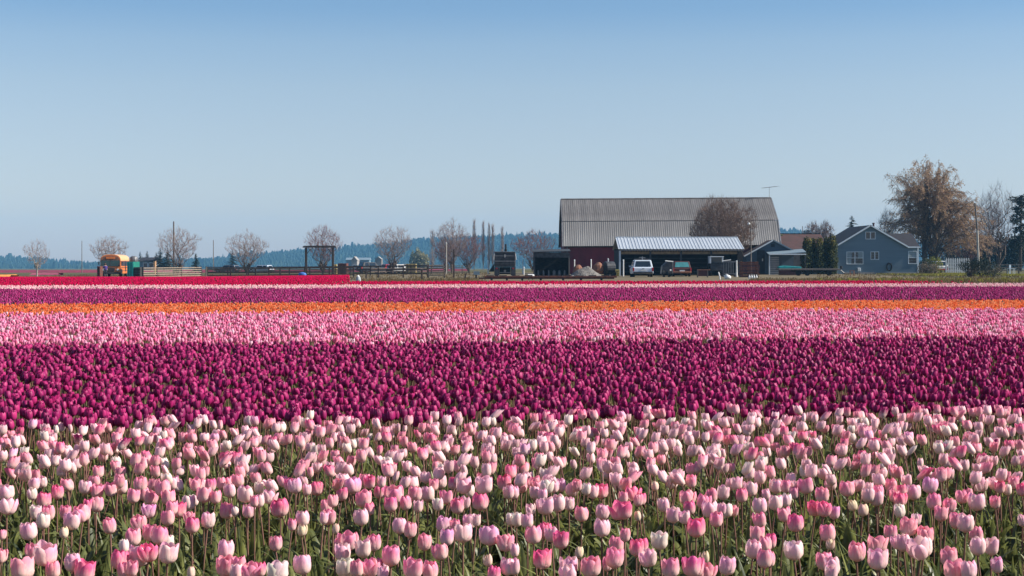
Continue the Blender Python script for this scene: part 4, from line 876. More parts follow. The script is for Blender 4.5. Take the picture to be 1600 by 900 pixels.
# ------------------------------------------------------------------ blue cottage with a red brown roof
def cottage():
    Y = 180; g = 0; x = lambda p: X(p, Y); z = lambda p: Z(p, Y)
    t = thing('cottage', (x(1225), Y + 4, g), 'low dark blue cottage with red brown roof and porch, right of the open shed', 'house')
    xl, xr, xp = x(1166), x(1240), x(1207.5); zp, zl, zr = z(376.5), z(399), z(393)
    MB().prism([(xl, g), (xr, g), (xr, zr), (xp, zp), (xl, zl)], Y, Y + 7).build('wall', M['blue_wall2'], t)
    def slope(pa, pb, y0, y1, o0, o1, m, nm):
        a, b = Vector((pa[0], 0, pa[1])), Vector((pb[0], 0, pb[1])); d = (b - a).normalized(); n_ = Vector((-d.z, 0, d.x)); n_ = n_ if n_.z > 0 else -n_
        return MB().prism([(p.x, p.z) for p in (a + n_ * o0, b + n_ * o0, b + n_ * o1, a + n_ * o1)], y0, y1).build(nm, m, t)
    slope((xl - .25, zl - .16), (xp, zp), Y - .3, Y + 6, .02, .14, M['shingle_red'], 'roof'); slope((xp, zp), (xr + .3, zr - .16), Y - .3, Y + 6, .02, .14, M['shingle_red'], 'roof')
    slope((xl - .27, zl - .18), (xp, zp), Y - .35, Y - .3, .0, .15, M['trim'], 'barge_board'); slope((xp, zp), (xr + .32, zr - .18), Y - .35, Y - .3, .0, .15, M['blue_wall'], 'barge_board')
    ye, yr_ = Y + 1.2, Y + 7.5; ze = z(394); zr2 = Z(365.5, yr_); xa, xb = x(1213), x(1302)
    MB().add([(x(1206), ye + 2.4, ze + .9), (x(1236), ye - .3, ze), (xb, ye - .3, ze), (xb, yr_, zr2), (X(1216, yr_), yr_, zr2)], [(0, 1, 2, 3, 4)]).build('main_roof', M['shingle_red'], t)
    MB().box(X(1216, yr_), xb, yr_ - .1, yr_ + .12, zr2 - .03, zr2 + .07).build('ridge_cap', M['shingle_br'], t)
    MB().prism([(xr + .01, g), (xb - .2, g), (xb - .2, ze - .03), (xr + .01, ze - .03)], ye, ye + .15).build('front_wall', M['conc'], t)
    MB().box(xb - .35, xb - .2, ye + .16, ye + 9, g, ze - .1).build('side_wall', M['blue_wall2'], t)
    MB().add([(xb, yr_, zr2), (X(1216, yr_), yr_, zr2), (X(1216, yr_), ye + 12, ze), (xb, ye + 12, ze)], [(0, 1, 2, 3)]).build('rear_roof', M['shingle_red'], t)
    MB().lathe([(.55, 0), (.62, .08), (.5, .18), (.15, .24)], (x(1229), ye + 4.5, ze + 2.0), 12, (1.0, .6)).build('roof_moss_patch', M['hedge'], t)
    MB().tube((x(1229), ye + 4.5, ze + 2.0), (x(1229), ye + 4.5, ze + 2.6), .05, .05, 6).build('vent_pipe', M['white'], t)
    MB().tube((X(1254, yr_), yr_, zr2), (X(1254, yr_), yr_, zr2 + .95), .04, .04, 6).build('vent_pipe', M['grey_metal'], t)
    MB().box(xp - .22, xp + .22, Y - .03, Y - .001, z(386), z(381)).build('gable_vent', M['shingle'], t)
    dr = MB().box(x(1183), x(1195), Y - .04, Y - .001, g + .05, z(391)).build('door', M['shingle'], t)
    MB().box(x(1190.5), x(1192), Y - .1, Y - .045, z(408), z(404)).build('handle', M['white'], dr)
    # porch roof and posts
    pz0, pz1 = z(398), z(393.5)
    MB().add([(x(1197), Y - 2.2, pz0), (x(1254), Y - 2.2, pz1), (x(1254), Y - .02, pz1 + .35), (x(1197), Y - .02, pz0 + .35), (x(1197), Y - 2.2, pz0 - .1), (x(1254), Y - 2.2, pz1 - .1), (x(1254), Y - .02, pz1 + .25), (x(1197), Y - .02, pz0 + .25)],
        [(0, 1, 2, 3), (7, 6, 5, 4), (0, 4, 5, 1), (1, 5, 6, 2), (2, 6, 7, 3), (3, 7, 4, 0)]).build('porch_roof', M['blue_wall'], t)
    MB().box(x(1197), x(1254), Y - 2.28, Y - 2.21, pz0 - .02, pz0 + .1).build('porch_gutter', M['trim'], t)
    for p in (1197.5, 1215, 1253): MB().box(x(p) - .06, x(p) + .06, Y - 2.15, Y - 2.03, g, pz0 - .1).build('porch_post', M['trim'] if p < 1200 else M['dark_metal'], t)
    for k in range(9): MB().box(x(1198.5), x(1213), Y - 1.9, Y - 1.84, z(430 - 3.3 * k) - .01, z(430 - 3.3 * k) + .17).build('porch_board', M['conc'], t)
    wn = window(t, x(1222), x(1227), z(412), z(403), ye - .01, mull=0)
    d2 = MB().box(x(1216), x(1220), ye - .04, ye - .012, g + .05, z(400)).build('door', M['curtain'], t)
    return t
cottage()
# teal tarp by the porch
tt = thing('tarp_pile', (X(1234, 172), 172, 0), 'bright teal tarpaulin over a low pile in front of the cottage', 'tarp')
q = MB(); Yq = 172
pr = [(1217, 416.5), (1226, 415.2), (1240, 416), (1252, 416.8), (1252, 421), (1238, 422), (1217, 421)]
q.prism([(X(a, Yq), Z(b, Yq)) for a, b in pr], Yq, Yq + 1.1); q.build('sheet', M['teal'], tt, bevel=.05)
MB().box(X(1219, Yq), X(1250, Yq), Yq + .1, Yq + 1.0, 0, Z(421, Yq)).build('pile', M['maroon'], tt)
# arborvitae hedge: five columns
for i, (px, top, wd, lb) in enumerate([(1260, 371, 14, 'leftmost column of the clipped arborvitae row beside the blue house'), (1270.5, 373, 13, 'second arborvitae column from the left with drooping brown tips'), (1281, 373, 13, 'middle arborvitae column of the row of five'),
        (1291.5, 371, 13, 'fourth arborvitae column from the left with golden brown tips'), (1301, 368.5, 13, 'rightmost and tallest arborvitae column, touching the blue house')]):
    Y = 181 + .4 * (i % 2); x = X(px, Y); h = Z(top, Y); t = thing('arborvitae', (x, Y, 0), lb, 'tree', 'row of arborvitae columns beside the blue house'); w_ = wd * 1.25 * Y / F / 2
    MB().tube((x, Y, 0), (x, Y, h * .8), .1, .03, 6).build('trunk', M['bark'], t)
    r = rn(i); bl = [(x + r.uniform(-.08, .08), Y + r.uniform(-.1, .1), h * zz, w_ * sc, w_ * sc, h * .2) for zz, sc in ((.17, 1.0), (.35, 1.1), (.53, 1.08), (.7, .92), (.83, .62))]
    foliage('crown', t, M['hedge'], bl, 2600, .10, 70 + i)
    foliage('crown_tips', t, M['hedge_tip'], [(x + r.uniform(-.3, .3), Y - .25, h * zz, w_ * .5, w_ * .4, h * .12) for zz in (.9, .8, .55)] , 260, .10, 170 + i)
# pale bare tree clump far behind the cottage
bare_tree(1271, 300, 345, 36, 'hazy pinkish bare tree far behind the cottage roof, left one', 80, twigs=M['twig_mauve'], trunk_h=.5, n_main=9, twig=.03)
bare_tree(1289, 300, 344, 28, 'hazy pinkish bare tree far behind the cottage roof, right one', 81, twigs=M['twig_mauve'], trunk_h=.5, n_main=9, twig=.03)

# ------------------------------------------------------------------ lamp pole in front of the dome tree
Yl = 158; xl_ = X(1173.5, Yl)
lp = thing('light_pole', (xl_, Yl, 0), 'thin pale pole with a small yard light, at the right end of the open shed', 'lamp')
MB().tube((xl_, Yl, 0), (xl_, Yl, Z(346, Yl)), .055, .045, 8).build('pole', M['pole_wood'], lp)
MB().tube((xl_, Yl, Z(349, Yl)), (xl_ - .2, Yl, Z(348, Yl)), .025, .025, 5).build('arm', M['grey_metal'], lp)
MB().lathe([(.05, .14), (.12, .1), (.15, 0), (.1, -.1)], (xl_ - .22, Yl, Z(350, Yl)), 10).build('lamp_head', M['white'], lp, smooth=True)

# ------------------------------------------------------------------ vehicles
def wheel(root, x, y, r, w_, name='wheel'):
    wl = MB(); n = 16; prof = [(r * .6, -w_ / 2), (r * .95, -w_ / 2), (r, -w_ * .3), (r, w_ * .3), (r * .95, w_ / 2), (r * .6, w_ / 2)]
    vs = [(x + u, y + rr * math.cos(6.283 * i / n), r + rr * math.sin(6.283 * i / n)) for rr, u in prof for i in range(n)]
    fs = [(k * n + i, k * n + (i + 1) % n, (k + 1) * n + (i + 1) % n, (k + 1) * n + i) for k in range(5) for i in range(n)]
    o = wl.add(vs, fs).build(name, M['black'], root, local=True, smooth=True)
    MB().tube((x - w_ * .38, y, r), (x + w_ * .38, y, r), r * .6, r * .6, 12).build('rim', M['grey_metal'], o, local=True)
def car(px, Y, label, paint, W=1.85, L=4.6, H=1.62, rz=0, glass=M['glass'], low=None, rack=True, cat='car', name='parked_car'):
    """seen from behind: local y = 0 is the tail, +y is forward"""
    x = X(px, Y); t = thing(name, (x, Y, gz(x, Y)), label, cat, None, rz); h = W / 2; zb = H * .58
    def loft(rows, nm, m, parent=t, bev=.05):     # rows of (y, halfwidth, z) rings -> closed
        q = MB(); vs = []
        for y, hw, z0, z1 in rows: vs += [(-hw, y, z0), (hw, y, z0), (hw, y, z1), (-hw, y, z1)]
        fs = [(0, 1, 2, 3), tuple(len(vs) - 4 + k for k in (3, 2, 1, 0))]
        for k in range(len(rows) - 1):
            for i in range(4): a = 4 * k; fs.append((a + i, a + 4 + i, a + 4 + (i + 1) % 4, a + (i + 1) % 4))
        return q.add(vs, fs).build(nm, m, parent, local=True, bevel=bev)
    loft([(0, h * .94, .42, zb - .05), (.12, h, .34, zb), (L * .62, h, .3, zb), (L * .95, h * .97, .32, zb - .12), (L, h * .9, .4, zb - .25)], 'body', paint)
    q = MB(); c0, c1 = .16, L * .6; vs = []
    for y0, y1, hw, z in ((c0, c1 + .45, h * .97, zb - .01), (c0 + .28, c1 - .2, h * .80, H)): vs += [(-hw, y0, z), (hw, y0, z), (hw, y1, z), (-hw, y1, z)]
    cab = q.add(vs, [(0, 1, 2, 3), (7, 6, 5, 4), (0, 4, 5, 1), (1, 5, 6, 2), (2, 6, 7, 3), (3, 7, 4, 0)]).build('cabin', paint, t, local=True, bevel=.05)
    def onrear(a, b, s0, s1, off, m, nm, par):    # panel on the sloping rear face
        def pt(u, s): hw = h * (.97 - .17 * s); return (u * hw, c0 + .28 * s - off, zb + (H - zb) * s)
        return MB().add([pt(a, s0), pt(b, s0), pt(b, s1), pt(a, s1)], [(0, 1, 2, 3)]).build(nm, m, par, local=True)
    onrear(-.82, .82, .1, .86, .02, glass, 'rear_window', cab)
    for sd in (-1, 1):
        def ps(y, s): return (sd * (h * (.97 - .17 * s) + .015), y, zb + (H - zb) * s)
        for ya, yb in ((c0 + .45, L * .3), (L * .32, L * .57)):
            MB().add([ps(ya, .12), ps(yb, .12), ps(yb - .06, .85), ps(ya + .06, .85)], [(0, 1, 2, 3)]).build('side_window', glass, cab, local=True)
        MB().box(sd * h * .94 - .09, sd * h * .94 + .06, -.03, .12, zb - .38, zb - .02).build('tail_light', M['red_lamp'], t, local=True, bevel=.01)
        MB().box(sd * (h + .08) - .08, sd * (h + .08) + .08, L * .6, L * .64, zb, zb + .16).build('wing_mirror', paint, t, local=True, bevel=.02)
        for yy in (L * .19, L * .8): wheel(t, sd * (h - .12), yy, .34, .22)
    MB().box(-h * .96, h * .96, -.1, .1, .36, .54).build('bumper', low or M['dark_metal'], t, local=True, bevel=.03)
    MB().box(-.26, .26, -.03, -.004, zb - .36, zb - .22).build('number_plate', M['white'], t, local=True)
    MB().box(-.12, .12, -.035, -.004, zb - .16, zb - .1).build('badge', M['dark_metal'], t, local=True)
    if rack:
        q = MB()
        for sd in (-1, 1): q.tube((sd * h * .7, .6, H + .06), (sd * h * .7, 2.3, H + .06), .02, .02, 5)
        for yy in (.8, 2.0): q.tube((-h * .72, yy, H + .08), (h * .72, yy, H + .08), .02, .02, 5)
        q.build('roof_rack', M['grey_metal'], t, local=True)
    return t
suv = car(1005, 149, 'pale blue white estate car seen from behind, parked before the open shed', M['white_car'], W=1.98, H=1.66, L=4.7)
MB().box(-.05, .05, .9, 1.0, 1.68, 1.98).build('roof_box_strut', M['white'], suv, local=True); MB().box(-.32, .3, .85, 1.1, 1.84, 1.95).build('roof_load', M['grey_metal'], suv, local=True)
wag = car(1066, 154, 'old maroon wagon with pale teal rear glass and silver frame, under the shed front', M['maroon'], W=1.85, H=1.55, L=4.4, glass=mat('teal_glass', (.09, .30, .31), .15, spec=.8), low=M['rust_or'], rack=False)
# distant vehicles seen through the fences
for px, Y, lb, m, W_, H_ in [(561, 236, 'dark van behind the fence, near the reddish trailer', M['dark_metal'], 2.0, 1.7), (596, 240, 'red car beyond the fence, left of the white one', M['red_lamp'], 1.8, 1.35), (606, 238, 'white car beyond the fence, between the gate frame and the cattle gate', M['white'], 1.8, 1.3),
        (622, 250, 'grey car beyond the fence, behind the bare tree', M['grey_metal'], 1.8, 1.35), (425, 250, 'small grey car beyond the left rail fence', M['white_car'], 1.8, 1.3), (373, 250, 'small blue grey car far behind the left rail fence', M['grey_metal'], 1.8, 1.3)]:
    car(px, Y, lb, m, W=W_, H=H_, L=4.2, rack=False, rz=math.radians(-60 if px > 500 else 70))
def bus():
    Y = 181; x = X(172.5, Y); g = gz(x, Y); t = thing('school_bus', (x, Y, g), 'old orange bus with a cream roof and dark windscreen, facing the tulip field', 'bus', None, math.radians(7.5)); W, L, H = 2.32, 9.0, 2.68; h = W / 2
    arch = [(-h, .45), (h, .45), (h, 1.9)] + [(h * math.cos(a) ** .75 if math.cos(a) > 0 else -h * (-math.cos(a)) ** .75, 1.95 + (H - 1.95) * math.sin(a) ** .8) for a in [math.radians(k) for k in range(12, 180, 12)]] + [(-h, 1.9)]
    MB().prism(arch, .1, L).build('body', M['bus'], t, local=True)
    roof = [(h * 1.012 * (abs(math.cos(a)) ** .75) * (1 if math.cos(a) >= 0 else -1), 1.98 + (H + .02 - 1.95) * max(0, math.sin(a)) ** .8) for a in [math.radians(k) for k in range(0, 181, 12)]]
    MB().prism(roof, .12, L + .02).build('roof', M['bus_roof'], t, local=True)
    fr = [(h * .93 * (abs(math.cos(a)) ** .75) * (1 if math.cos(a) >= 0 else -1), 1.96 + (H - .1 - 1.95) * max(0, math.sin(a)) ** .8) for a in [math.radians(k) for k in range(0, 181, 12)]]
    MB().prism(fr, .04, .098).build('header_panel', M['rust_or'], t, local=True)
    MB().box(-.5, .5, .0, .038, 2.2, 2.45).build('destination_board', M['bus'], t, local=True)
    for k in (-.72, -.3, .3, .72): MB().lathe([(.06, 0), (.06, .04)], (k, .01, 2.16), 8).build('marker_lamp', M['rust'], t, local=True)
    for a, b in ((-h * .93, -.03), (.03, h * .93)): MB().box(a, b, .03, .095, 1.32, 2.02).build('windscreen', mat('bus_glass', (.03, .08, .085), .15, spec=.8), t, local=True)
    MB().box(-.03, .03, .02, .098, 1.3, 2.05).build('windscreen_bar', M['dark_metal'], t, local=True)
    g_ = MB().box(-.55, .55, .0, .095, .62, 1.2).build('grille', M['rust_or'], t, local=True)
    for k in range(5): MB().box(-.5, .5, -.02, -.001, .68 + k * .1, .72 + k * .1).build('grille_bar', M['dark_metal'], g_, local=True)
    for sd in (-1, 1):
        MB().tube((sd * .85, -.02, .92), (sd * .85, .09, .92), .13, .13, 12).build('headlight', M['white'], t, local=True)
        wheel(t, sd * (h - .16), 1.6, .46, .28); wheel(t, sd * (h - .16), 6.8, .46, .28)
        for k in range(8):
            MB().box(sd * h - .03, sd * h + .015, .75 + k * 1.0, 1.55 + k * 1.0, 1.35, 1.92).build('side_window', M['glass'], t, local=True)
        MB().box(sd * (h + .16) - .08, sd * (h + .16) + .08, -.05, 0, 1.5, 1.85).build('mirror', M['dark_metal'], t, local=True); MB().tube((sd * h, .1, 1.9), (sd * (h + .16), -.02, 1.8), .02, .02, 5).build('mirror_arm', M['dark_metal'], t, local=True)
    MB().box(-h * 1.02, h * 1.02, -.12, .09, .42, .6).build('bumper', M['dark_metal'], t, local=True, bevel=.03)
    for z_ in (1.12, .75): MB().box(h, h + .02, .3, L, z_, z_ + .06).build('rub_rail', M['dark_metal'], t, local=True)
    # open folding door on its right hand side
bus()
def person():
    Y = 176; x = X(164.5, Y); g = gz(x, Y); H = 1.62
    me = bpy.data.meshes.new('person'); J = [(0, 0, .90), (0, 0, 1.15), (0, .01, 1.36), (0, 0, 1.44), (0, -.01, 1.55), (.10, 0, .86), (.11, -.02, .47), (.11, .02, .07), (.11, -.12, .03), (-.10, 0, .86), (-.12, -.05, .47), (-.12, .0, .07), (-.12, -.14, .03),
        (.19, 0, 1.34), (.23, .02, 1.08), (.20, -.12, .87), (-.19, 0, 1.34), (-.24, -.02, 1.10), (-.16, -.2, 1.02)]
    rr = [.15, .14, .15, .055, .095, .095, .06, .042, .035, .095, .06, .042, .035, .06, .045, .032, .06, .045, .032]
    E = [(0, 1), (1, 2), (2, 3), (3, 4), (0, 5), (5, 6), (6, 7), (7, 8), (0, 9), (9, 10), (10, 11), (11, 12), (2, 13), (13, 14), (14, 15), (2, 16), (16, 17), (17, 18)]
    me.from_pydata(J, E, []); o = bpy.data.objects.new('person', me); COL.objects.link(o); o.location = (x, Y, g); o.rotation_euler = (0, 0, .5)
    sk = o.modifiers.new('skin', 'SKIN'); 
    for v, r_ in zip(me.skin_vertices[0].data, rr): v.radius = (r_, r_ * .8)
    me.skin_vertices[0].data[0].use_root = True
    sk.use_smooth_shade = True; s_ = o.modifiers.new('sub', 'SUBSURF'); s_.levels = s_.render_levels = 1
    me.materials.append(M['skin'])
    tag(o, 'person in a purple top standing before the orange bus', 'person')
    MB().lathe([(.15, 0), (.19, .12), (.18, .3), (.2, .46), (.12, .53)], (0, 0, .86), 12, (1.1, .85)).build('jacket', M['jacket'], o, local=True, smooth=True)
    for sd in (-1, 1):
        MB().tube((sd * .19, 0, 1.35), (sd * .235, .01 * sd, 1.08), .075, .06, 8).build('sleeve', M['jacket'], o, local=True, smooth=True)
        MB().tube((sd * .10, 0, .9), (sd * .11, -.03, .48), .115, .08, 8).tube((sd * .11, -.03, .48), (sd * .115, .01, .1), .08, .06, 8).build('trouser_leg', M['trousers'], o, local=True, smooth=True)
    MB().lathe([(.06, -.14), (.105, -.1), (.115, 0), (.1, .07), (.05, .115)], (0, .025, 1.57), 10).build('hair', M['hair'], o, local=True, smooth=True)
person()
# red object left of the bus, green container right of it, grey tank frame
def simple_box(name, px0, px1, py0, Y, dep, m, label, cat, base=None, extras=None):
    x0, x1 = X(px0, Y), X(px1, Y); g = gz((x0 + x1) / 2, Y) if base is None else base; zt = Z(py0, Y)
    t = thing(name, ((x0 + x1) / 2, Y + dep / 2, g), label, cat)
    b = MB().box(x0, x1, Y, Y + dep, g + .02, zt).build('body', m, t, bevel=.03)
    if extras: extras(t, x0, x1, g, zt, Y)
    return t
def ribs(n, m, nm='rib', horiz=False):
    def f(t, x0, x1, g, zt, Y):
        for k in range(n):
            if horiz: z = g + (zt - g) * (k + .5) / n; MB().box(x0 + .02, x1 - .02, Y - .05, Y - .001, z - .04, z + .04).build(nm, m, t)
            else: x = x0 + (x1 - x0) * (k + .5) / n; MB().box(x - .04, x + .04, Y - .05, Y - .001, g + .03, zt - .02).build(nm, m, t)
    return f
simple_box('bin', 151.5, 156.5, 416, 178, 1.2, M['rust'], 'dull red bin beside the left of the orange bus', 'bin', extras=ribs(2, M['maroon']))
simple_box('container', 198.5, 208.5, 409, 180, 3, M['green'], 'green ribbed container just right of the orange bus', 'container', extras=ribs(4, M['teal']))
simple_box('crate', 209, 219, 417.5, 180, 1.5, M['dark_wood'], 'dark slatted crate between the green container and the pale fence', 'crate', extras=ribs(4, M['dark_metal'], 'slat', True))
tk = thing('water_tank', (X(209, 186), 186, gz(-45, 186)), 'small grey tank on a frame behind the green container', 'tank')
MB().lathe([(.4, 0), (.48, .1), (.48, .7), (.3, .85), (.12, .9)], (X(209, 186), 186, Z(411.5, 186)), 14).build('tank', M['grey_metal'], tk, smooth=True)
for a, b in ((-1, -1), (1, -1), (1, 1), (-1, 1)): MB().tube((X(209, 186) + a * .45, 186 + b * .45, gz(-45, 186)), (X(209, 186) + a * .45, 186 + b * .45, Z(403, 186)), .03, .03, 5).build('leg', M['grey_metal'], tk)

# dark boxy truck seen from behind
def truck():
    Y = 148; x = X(789, Y); t = thing('truck', (x, Y, 0), 'boxy dark grey truck seen from behind with a tall exhaust stack', 'truck'); W = 2.05; h = W / 2; H = Z(394, Y)
    MB().box(-h, h, .05, 4.2, 1.0, H).build('box_body', M['dark_metal'], t, local=True, bevel=.08)
    for k, z_ in enumerate((1.28, 1.55, 1.82, 2.06)): MB().box(-h + .06, h - .06, -.02, .045, z_ - .05, z_ + .05).build('panel_rib', M['grey_metal'] if k % 2 else M['dark_metal'], t, local=True, bevel=.015)
    MB().box(-h - .02, h + .02, -.04, .6, H - .02, H + .06).build('roof_edge', M['grey_metal'], t, local=True, bevel=.02)
    MB().box(-h, -.55, .05, 1.6, .18, .98).build('side_skirt', M['dark_metal'], t, local=True); MB().box(.55, h, .05, 1.6, .18, .98).build('side_skirt', M['dark_metal'], t, local=True)
    MB().box(-.53, .53, .3, 1.5, .3, .98).build('inner_frame', M['black'], t, local=True)
    MB().box(-.5, .5, .1, .29, .42, .5).build('hitch_beam', M['grey_metal'], t, local=True); MB().tube((0, .0, .62), (0, .28, .62), .12, .12, 10).build('hitch', M['grey_metal'], t, local=True)
    for sd in (-1, 1):
        MB().tube((sd * (h - .02), .0, H - .15), (sd * (h + .05), .0, H - .75), .05, .05, 6).build('grab_rail', M['chrome'], t, local=True)
        MB().box(sd * .8 - .08, sd * .8 + .08, -.01, .045, .8, .92).build('tail_light', M['red_lamp'], t, local=True)
        for yy in (.9, 3.4): wheel(t, sd * (h - .2), yy, .45, .3)
    MB().box(-.05, .05, -.04, .045, H - .5, H - .22).build('latch', M['chrome'], t, local=True)
    MB().tube((.07, 2.0, H), (.07, 2.0, Z(381, Y)), .09, .08, 10).build('exhaust_stack', M['black'], t, local=True); MB().tube((.07, 2.0, H), (.07, 2.0, H + .3), .13, .13, 10).build('exhaust_guard', M['black'], t, local=True)
    MB().add([(-h - .02, .4, .55), (-h - .55, .8, .55), (-h - .02, .8, 1.35), (-h - .02, .4, 1.35)], [(0, 1, 2, 3)]).build('mud_flap', M['black'], t, local=True)
truck()
# low rusty boom trailer lying across the yard
Yb = 123; bt_ = thing('boom_trailer', (X(855, Yb), Yb, 0), 'long low dark rusty trailer lying along the yard edge behind the red strip', 'trailer')
MB().box(X(757, Yb), X(964, Yb), Yb, Yb + .5, .22, .36).build('deck', M['rust'], bt_, bevel=.02); MB().box(X(748, Yb), X(960, Yb), Yb + .1, Yb + .2, .12, .22).build('beam', M['maroon'], bt_)
for p in (768, 792, 816, 845, 880, 908, 940): MB().box(X(p, Yb) - .08, X(p, Yb) + .08, Yb + .02, Yb + .48, 0, .215).build('foot', M['dark_wood'], bt_)
r = rn(9)
for k in range(10): MB().box(X(760 + k * 20, Yb) , X(760 + k * 20 + 12, Yb), Yb + .05, Yb + .4, .365, .40 + r.uniform(0, .05)).build('plank', M['dark_wood'], bt_)
# sign board and post at its left end
sg = thing('small_sign', (X(744, 124), 124, 0), 'small blue grey board on a dark post left of the low trailer', 'sign')
MB().box(X(742.6, 124), X(745.2, 124), 124, 124.1, 0, Z(429.5, 124)).build('post', M['dark_wood'], sg); MB().box(X(740, 124), X(749.5, 124), 123.93, 123.99, Z(429.4, 124), Z(424, 124)).build('board', mat('grey_board', (.25, .33, .38), .6), sg)
# white barrel lying
wb = thing('barrel', (X(830, 128), 128, 0), 'white plastic barrel lying left of the small dark shed', 'barrel')
MB().tube((X(824.5, 128), 128, .27), (X(834, 128), 128, .27), .2, .2, 14).build('body', M['white'], wb, smooth=False, bevel=.03)
MB().tube((X(834.2, 128), 128, .27), (X(835, 128), 128, .27), .16, .16, 12).build('lid', M['white'], wb)
for a in (826, 832): MB().box(X(a, 128) - .03, X(a, 128) + .03, 127.85, 128.15, 0, .1).build('chock', M['dark_wood'], wb)

# gravel heap
def heap(px0, px1, top, Y, label, m, dep=3.2, seed=2):
    x0, x1 = X(px0, Y), X(px1, Y); cx, cy = (x0 + x1) / 2 - .25, Y + dep / 2; h = Z(top, Y); n = 46; r = np.random.default_rng(seed); V, Q = [], []
    for j in range(n):
        for i in range(n):
            u, v = -1 + 2 * i / (n - 1), -1 + 2 * j / (n - 1); rr = math.sqrt(u * u + v * v); z = max(0, (1 - rr)) ** .95 * h * 1.12 + .08 * math.sin(u * 9 + v * 4) * max(0, 1 - rr) + r.uniform(-.02, .035) * (rr < 1.02)
            V.append((cx + u * (x1 - x0) / 2, cy + v * dep / 2, min(z, h * (1 + .05 * math.sin(u * 14))) - .02))
    Q = [(j * n + i, j * n + i + 1, (j + 1) * n + i + 1, (j + 1) * n + i) for j in range(n - 1) for i in range(n - 1)]
    o = bpy.data.objects.new('gravel_heap', fastmesh('gravel_heap', V, Q, [m], smooth=False)); COL.objects.link(o); tag(o, label, 'heap')
heap(889, 953, 416.5, 136, 'grey gravel heap in front of the red barn wall', M['gravel'])
# white posts around the yard
GP = 'pale posts standing about the farmyard'
for p, t_, Y, lb in [(697.5, 380, 196, 'tall pale pole beside the cattle gate'), (762.5, 408, 190, 'short white post left of the dark truck'), (817, 407.5, 190, 'short white post right of the dark truck'), (897.5, 407, 160, 'white post against the barn wall, left one, right of the dark shed'),
        (923.5, 406.5, 160, 'white post rising behind the gravel heap top'), (951, 406, 172, 'short white post behind the rusty drum machine'), (962, 411, 172, 'short white leaning post beside the shed corner'), (1151, 408.5, 152, 'thick white post at the right end of the barred machine'), (974, 407, 156, 'white capped post just inside the left shed corner'), (818.5, 418, 176, 'low whitish stake with red tape right of the dark truck')]:
    x = X(p, Y); t = thing('post', (x, Y, gz(x, Y)), lb, 'post', GP)
    MB().tube((x, Y, gz(x, Y)), (x + (.12 if p == 962 else 0), Y, Z(t_, Y)), .07 if p != 1151 else .1, .06, 7).build('shaft', M['white'] if p not in (697.5,) else M['pole_pale'], t)
    MB().lathe([(.08, 0), (.08, .06), (.03, .09)], (x + (.12 if p == 962 else 0), Y, Z(t_, Y)), 7).build('cap', M['trim'], t)
# yard machines
def drum_machine():
    Y = 152; t = thing('farm_machine', (X(942, Y), Y, 0), 'rusty farm machine with a dark round tank, behind the gravel heap', 'machine')
    MB().tube((X(945, Y), Y, .92), (X(959, Y), Y + .3, .92), .62, .62, 18).build('tank', M['dark_metal'], t, bevel=.06)
    MB().lathe([(.35, 0), (.55, .3), (.5, .8), (.15, 1.1)], (X(935, Y), Y, .35), 10, (1, .8)).build('hopper', M['rust_or'], t)
    MB().box(X(931, Y), X(962, Y), Y - .1, Y + .5, .3, .42).build('frame', M['maroon'], t)
    for p in (934, 948, 958):
        MB().tube((X(p, Y), Y - .2, .3), (X(p, Y), Y + .05, .3), .3, .3, 14).build('wheel', M['black'], t)
    MB().tube((X(950, Y), Y, 1.5), (X(950, Y), Y, 1.85), .05, .05, 6).build('filler_pipe', M['white'], t); MB().tube((X(929, Y), Y, .4), (X(933, Y), Y, 1.35), .04, .04, 5).build('lever', M['rust'], t)
drum_machine()
t = thing('rusty_bale_wagon', (X(904, 156), 156, 0), 'small rusty orange heap of machinery right of the dark shed', 'machine')
MB().lathe([(.5, 0), (.6, .3), (.45, .8), (.2, 1.1)], (X(903, 156), 156, .1), 9, (1, .7)).build('drum', M['rust_or'], t); MB().box(X(897, 156), X(910, 156), 155.8, 156.3, 0, .25).build('frame', M['maroon'], t)
simple_box('crate', 957.5, 968, 421, 160, .9, mat('mossy_yellow_crate', (.26, .26, .10), .9), 'yellow green crate at the left corner of the open shed', 'crate', extras=ribs(3, M['yellow'], 'slat', True))
def barred_machine():
    Y = 153; x0, x1 = X(1131, Y), X(1150, Y); t = thing('cattle_crush', ((x0 + x1) / 2, Y, 0), 'dark barred cattle crush left of the thick white post', 'machine'); H = Z(408, Y)
    q = MB(); q.box(x0, x1, Y, Y + .1, H - .12, H); q.box(x0, x1, Y, Y + .1, .25, .35); q.build('frame', M['grey_metal'], t)
    for k in range(6): MB().box(x0 + k * (x1 - x0) / 5 - .025, x0 + k * (x1 - x0) / 5 + .025, Y + .02, Y + .08, .36, H - .13).build('bar', M['grey_metal'], t)
    for xx in (x0 - .03, x1 - .03): MB().box(xx, xx + .08, Y - .02, Y + 1.5, 0, .24).build('skid', M['dark_metal'], t)
    MB().tube((x0, Y + 1.4, H), (x1 - .3, Y + 1.4, H + .12), .05, .05, 6).build('top_bar', M['white'], t)
    MB().box(x0, x1, Y + 1.4, Y + 1.5, .25, H - .1).build('back_panel', M['dark_metal'], t)
barred_machine()
